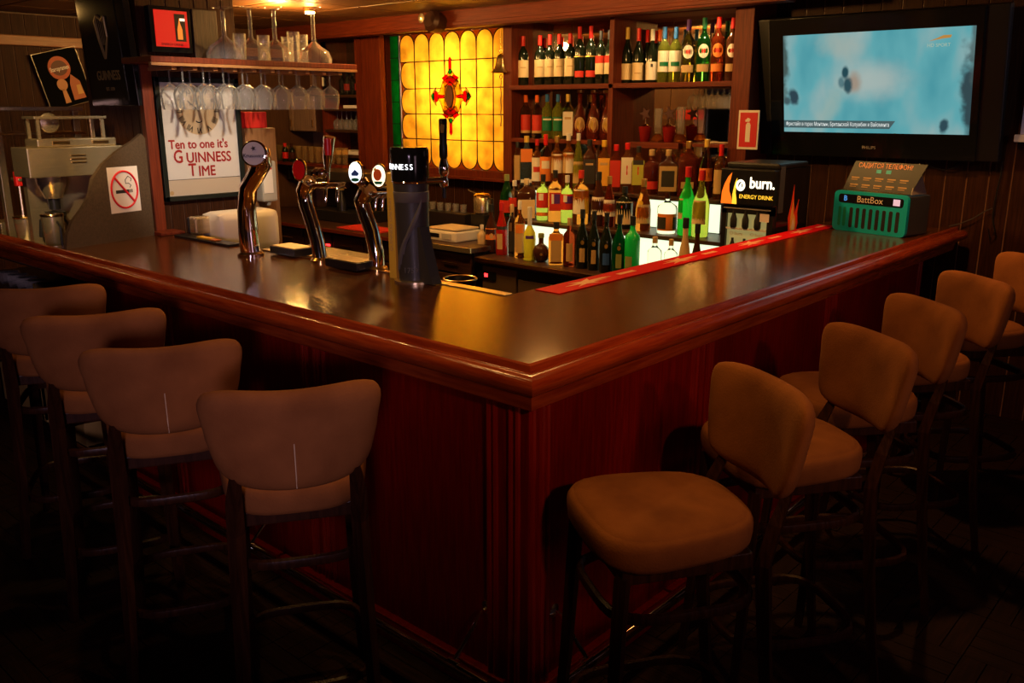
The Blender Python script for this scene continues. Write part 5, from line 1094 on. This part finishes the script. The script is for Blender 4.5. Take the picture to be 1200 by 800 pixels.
fh=atX(930,215,fx1).z-atX(932,268,fx1).z; fbz=atX(932,268,fx1).z; fy=atX(930,250,fx1).y
fbz=max(fbz,1.10)
MB().prism([(-.055,0),(.035,0),(.06,.06),(.045,.12),(.055,.20),(.02,.14),(.015,.12),(-.01,.19),(-.02,.29),(-.045,.18),(-.075,.10)],YZ((fx1,fy,fbz-.04)),.0015).build('flame_print',FR,ef)
MB().prism([(-.035,0),(.022,0),(.030,.06),(.015,.10),(-.01,.12),(-.02,.20),(-.045,.10)],YZ((fx1+.0015,fy,fbz-.035)),.001).build('flame_core',FO,ef)
MB().prism([(-.022,0),(.012,0),(.012,.05),(-.008,.09),(-.026,.04)],YZ((fx1+.0025,fy,fbz-.03)),.001).build('flame_core',FW_,ef)
# =====================================================================
# PHONE CHARGING BOX + sign
# =====================================================================
bb0=atZ(977,268,1.1); bb1=atZ(1062,279,1.1); dirv=Vector((bb1.x-bb0.x,bb1.y-bb0.y)); Lb=dirv.length; dirv.normalize()
ang=math.atan2(dirv.y,dirv.x)
cbx=thing('phone_charging_box','teal phone charging station box with slots at the end of the counter','charging station',(bb0.x,bb0.y,1.101),ang)
Hb=atY(980,222,bb0.y).z-1.1
q=MB(); q.prism(rrect(0,Lb,0,Hb,.028),Matrix.Rotation(PI/2,4,'X')@Matrix.Translation((0,0,0)),.02)
q.build('front_plate',TEAL,cbx,True,40)
MB().box(.008,Lb-.008,.0,.20,.004,Hb-.006,.008).build('body',DKGREY,cbx)
MB().prism(rrect(.03,Lb-.025,Hb*.70,Hb*.92,.015),Matrix.Rotation(PI/2,4,'X')@Matrix.Translation((0,0,.02)),.0012).build('name_panel',BLACKG,cbx)
ns_=8; sw=(Lb-.13)/ns_
for i in range(2): MB().prism(rrect(.035+i*.032,.053+i*.032,Hb*.12,Hb*.60,.008,3),Matrix.Rotation(PI/2,4,'X')@Matrix.Translation((0,0,.02)),.001).build('closed_slot',mat('teal_dark',(0,.27,.17),.5),cbx)
for i in range(ns_): MB().prism(rrect(.108+i*sw,.108+i*sw+sw*.52,Hb*.10,Hb*.60,.008,3),Matrix.Rotation(PI/2,4,'X')@Matrix.Translation((0,0,.02)),.001).build('slot',INK,cbx)
text('BattBox',.050,LWH,Matrix.Rotation(PI/2,4,'X')@Matrix.Translation((Lb*.50,Hb*.81,.0215)),cbx,'lettering',.0006)
text('B',.040,mat('blue_mark',(.05,.25,.6),emit=(.05,.3,.8),es=.6),Matrix.Rotation(PI/2,4,'X')@Matrix.Translation((.075,Hb*.81,.0215)),cbx,'emblem',.0006,bold=.001)
MB().box(Lb-.085,Lb-.045,-.0225,-.0212,Hb*.74,Hb*.89).build('white_screen',mat('white_screen',(.7,.6,.75),emit=(.8,.65,.9),es=.5),cbx)
# wedge sign on top
ws=thing('charging_advert','dark leaning cardboard advert with orange lettering on the charging box','sign',(bb0.x,bb0.y,1.101+Hb+.001),ang)
Hs=.165; Mw=Matrix.Translation((0,.025,0))@Matrix.Rotation(math.radians(76),4,'X')
MB().prism([(.02,0),(Lb-.02,0),(Lb+.04,Hs),(.06,Hs)],Mw,.004).build('face',mat('advert_black',(.012,.012,.012),.4),ws)
MB().prism([(0,0),(.14,0),(.0+.045,Hs)],Matrix.Translation((Lb-.015,.02,0))@Matrix.Rotation(PI/2-.0,4,'Z')@Matrix.Rotation(PI/2,4,'X'),.004).build('side_flap',mat('flap_grey',(.42,.36,.30),.6),ws)
text('САДИТСЯ ТЕЛЕФОН?',.036,mat('advert_orange',(.85,.32,.10),.5,emit=(1,.35,.1),es=.12),Mw@Matrix.Translation((Lb*.55,Hs*.86,.0045)),ws,'lettering',.0006,sx=.88)
for i in range(2): MB().box(Lb*.45+i*.06,Lb*.45+.03+i*.06,Hs*.62,Hs*.74,.004,.005,0,Mw).build('teal_square',TEAL,ws)
for r in range(2):
    for i in range(5): MB().box(.06+i*.075,.11+i*.075,Hs*(.42-r*.24),Hs*(.46-r*.24),.004,.005,0,Mw).box(.06+i*.075,.10+i*.075,Hs*(.36-r*.24),Hs*(.38-r*.24),.004,.005,0,Mw).build('small_print',LTAN,ws)
MB().box(.03,Lb-.03,.0,.012,.001,.006).build('brass_edge',BRASS,ws)
# =====================================================================
# FIRE SIGN, TV, cables
# =====================================================================
f0=atY(866,129,3.57); f1=atY(887,175,3.57)
fs=thing('fire_extinguisher_sign','small red fire extinguisher sign with white border on the post','sign')
fxa,fxb,fza,fzb=f0.x,f1.x,atY(876,175,3.57).z,f0.z
MB().box(fxa,fxb,3.572,3.578,fza,fzb).build('plate',PAPER,fs); MB().box(fxa+.012,fxb-.010,3.570,3.572,fza+.015,fzb-.015).build('red_field',mat('fire_red',(.62,.01,.015),.5),fs)
xc=(fxa+fxb)/2; zc=(fza+fzb)/2
MB().prism([(-.016,-.075),(.016,-.075),(.016,.03),(.008,.045),(-.008,.045),(-.016,.03)],XZ((xc,3.570,zc)),.001).prism([(-.02,.05),(.006,.05),(.014,.066),(-.004,.075),(-.022,.06)],XZ((xc,3.570,zc)),.001).build('extinguisher_symbol',PAPER,fs)
tv=thing('television','large wall-mounted black television showing a skier on snow','television')
TY=3.62; tl=atY(887,24,TY); tr=atY(1186,0,TY); bl_=atY(889,180,TY+.17); 
tx0,tx1=tl.x,tr.x; th_=math.hypot(tl.z-bl_.z,.17); tilt=math.atan2(.17,tl.z-bl_.z)
MT=Matrix.Translation((tx0,TY,tl.z))@Matrix.Rotation(PI/2-(-0),4,'X')  # u=x, v=z, w=-y
MT=Matrix.Translation((tx0,TY,tl.z))@Matrix.Rotation(tilt,4,'X')@Matrix.Rotation(PI/2,4,'X')
W=tx1-tx0; Hh=-th_
MB().box(0,W,Hh,0,-.07,0,.008,MT).build('housing',BLACK,tv)
MB().box(.085,W-.115,Hh+.0,0,-.0,.012,.006,MT).build('bezel',BLACKG,tv)
def uv(px,py):
    n=MT.to_3x3()@Vector((0,0,1)); o=MT@Vector((0,0,.012)); d=ray(px,py); p=CAM+d*((o-CAM).dot(n)/d.dot(n)); return MT.inverted()@p
s0v=uv(918,41); s1v=uv(1144,31); s2v=uv(1136,158); s3v=uv(919,154)
u0,u1=(s0v.x+s3v.x)/2,(s1v.x+s2v.x)/2; v1,v0=(s0v.y+s1v.y)/2,(s2v.y+s3v.y)/2
# screen image: flat picture
def screen_mat():
    m=D.materials.new('tv_picture'); m.use_nodes=True; nt=m.node_tree; nt.nodes.clear()
    o=nt.nodes.new('ShaderNodeOutputMaterial'); e=nt.nodes.new('ShaderNodeEmission'); tc=nt.nodes.new('ShaderNodeTexCoord'); mp=nt.nodes.new('ShaderNodeMapping')
    n=nt.nodes.new('ShaderNodeTexNoise'); n.inputs['Scale'].default_value=2.2; n.inputs['Detail'].default_value=3; r=nt.nodes.new('ShaderNodeValToRGB')
    mp.inputs['Rotation'].default_value=(0,.5,0); mp.inputs['Scale'].default_value=(1.6,1,.8)
    nt.links.new(tc.outputs['Object'],mp.inputs[0]); nt.links.new(mp.outputs[0],n.inputs[0]); nt.links.new(n.outputs[0],r.inputs[0])
    el=r.color_ramp.elements; el[0].position=.30; el[0].color=(.06,.30,.36,1); el[1].position=.72; el[1].color=(.36,.46,.44,1); x=el.new(.5); x.color=(.12,.40,.44,1)
    sx=nt.nodes.new('ShaderNodeSeparateXYZ'); nz=nt.nodes.new('ShaderNodeTexNoise'); nz.inputs['Scale'].default_value=14; nz.inputs['Detail'].default_value=3
    nt.links.new(tc.outputs['Object'],sx.inputs[0]); nt.links.new(tc.outputs['Object'],nz.inputs[0])
    def mth(op,a,b):
        n_=nt.nodes.new('ShaderNodeMath'); n_.operation=op
        for k,v in ((0,a),(1,b)):
            if isinstance(v,(int,float)): n_.inputs[k].default_value=v
            else: nt.links.new(v,n_.inputs[k])
        return n_.outputs[0]
    cur=r.outputs[0]
    def blob(fx,fy,rx,ry,col,soft,amt=1.,rag=.5,tilt=0.):
        nonlocal cur
        c=MT@Vector((u0+fx*(u1-u0),v0+fy*(v1-v0),.0135)); du=mth('SUBTRACT',sx.outputs[0],c.x); dv=mth('SUBTRACT',sx.outputs[2],c.z)
        if tilt: du=mth('ADD',du,mth('MULTIPLY',dv,tilt))
        a=mth('DIVIDE',du,rx*(u1-u0)); b=mth('DIVIDE',dv,ry*(v1-v0)); d=mth('SQRT',mth('ADD',mth('MULTIPLY',a,a),mth('MULTIPLY',b,b)),0)
        d=mth('ADD',d,mth('MULTIPLY',mth('SUBTRACT',nz.outputs[0],.5),rag*2))
        mr=nt.nodes.new('ShaderNodeMapRange'); mr.interpolation_type='SMOOTHSTEP'; nt.links.new(d,mr.inputs[0]); mr.inputs[1].default_value=1+soft; mr.inputs[2].default_value=1-soft; mr.inputs[3].default_value=0; mr.inputs[4].default_value=amt
        mx=nt.nodes.new('ShaderNodeMix'); mx.data_type='RGBA'; nt.links.new(mr.outputs[0],mx.inputs[0]); nt.links.new(cur,mx.inputs[6]); mx.inputs[7].default_value=(*col,1); cur=mx.outputs[2]
    blob(.50,.52,.16,.15,(.44,.50,.46),.8,.8,.3); blob(.32,.88,.10,.12,(.40,.44,.38),.8,.6,.5,.5); blob(.27,.25,.05,.20,(.42,.46,.38),.8,.5,.4,-.5)
    blob(.405,.51,.035,.09,(.36,.27,.20),.6,.9,.4)
    blob(.355,.61,.018,.055,(.02,.07,.09),.4,1,.5); blob(.37,.49,.024,.075,(.03,.08,.10),.4,1,.6); blob(.335,.51,.015,.05,(.05,.14,.17),.5,.8,.6)
    blob(.06,.37,.026,.08,(.03,.06,.08),.4,1,.8,.2); blob(.02,.33,.02,.04,(.05,.08,.09),.5,.9,.6); blob(.875,.08,.022,.07,(.03,.07,.09),.4,1,.7)
    blob(-.005,.75,.03,.35,(.06,.09,.08),.5,.95,.9); blob(1.0,.32,.045,.40,(.03,.05,.06),.4,.95,.8,.12); blob(1.0,.85,.02,.3,(.08,.12,.12),.5,.8,.8)
    nt.links.new(cur,e.inputs[0]); e.inputs[1].default_value=.92; nt.links.new(e.outputs[0],o.inputs[0]); return m
MB().box(u0,u1,v0,v1,.012,.0135,0,MT).build('screen',screen_mat(),tv)
def E(name,c,s): return mat(name,(.02,.02,.02),.5,emit=c,es=s)
SU=u1-u0; SV=v1-v0
def scr(poly,m,name,w=.0006,z=.0135): MB().prism([(u0+a*SU,v0+b*SV) for a,b in poly],MT@Matrix.Translation((0,0,z)),w).build(name,m,tv)

scr([(0,.045),(.60,.045),(.63,.125),(0,.125)],E('tv_caption_band',(.05,.10,.11),1.0),'caption_band',.0009)
cu=MT@Matrix.Translation((u0+.012*SU,v0+.085*SV,.0146))
o=text('Фристайл в горах Монтаны, Британской Колумбии и Вайоминга',.034,E('tv_white',(.75,.8,.78),1.0),cu,tv,'caption_text',.0002,'LEFT')
wd=max(v.co.x for v in o.data.vertices)-min(v.co.x for v in o.data.vertices)
me=o.data; me.transform(cu@Matrix.Diagonal((.585*SU/wd,1,1,1))@cu.inverted())
scr([(.78,.88),(.82,.905),(.85,.93),(.89,.93),(.885,.905),(.85,.90)],E('tv_logo',(.45,.22,.05),1.0),'channel_logo',.0009)
text('HD SPORT',.026,E('tv_logo2',(.35,.45,.35),1.0),MT@Matrix.Translation((u0+.83*SU,v0+.84*SV,.0142)),tv,'channel_text',.0003)
pz=uv(1018,173); text('PHILIPS',.026,GREY,MT@Matrix.Translation((pz.x,pz.y,.0125)),tv,'brand_lettering',.0005)
MB().box(.0,.002,Hh,0,0,.003,0,MT).build('edge_line',DKGREY,tv); MB().box(.083,.087,Hh+.02,-.02,.0,.013,0,MT).build('edge_line',DKGREY,tv)
MB().box(W*.4,W*.6,Hh*.6,Hh*.4,-.15,-.07,0,MT).build('wall_bracket',BLACK,tv)
# pale board right of TV
a=atY(1183,186,3.80); 
wp=thing('pale_wall_board','pale board fixed on the wall right of the television','board'); MB().box(a.x+.02,a.x+1.4,3.86,3.885,a.z+.13,2.45,.004).build('panel',mat('pale_blue_white',(.75,.72,.85),.5),wp); MB().box(a.x,a.x+1.42,3.83,3.885,a.z+.09,a.z+.13,.004).build('ledge',PAPER,wp)
cbp=MB(); p0=atY(1165,190,3.86); 
def cy_(pts): return [tuple(atY(px,py,3.862)) for px,py in pts]
o=MB().tube(cy_([(1174,188),(1173,205),(1166,235),(1163,255),(1166,272),(1160,280),(1158,268)]),.005,6).build('hanging_cable',BLACK,None,True); tag(o,'black cable hanging down the wall below the television right corner','cable')
o=MB().tube(cy_([(1112,265),(1125,262),(1140,256),(1155,247),(1163,244)]),.003,6).build('thin_cable',DKGREY,None,True); tag(o,'thin cable running from counter end to the hanging cable','cable')
o=MB().tube(cy_([(1085,188),(1092,196),(1105,199),(1118,197),(1128,190)]),.004,6).build('looped_cable',BLACK,None,True); tag(o,'black cable looping just under the television','cable')
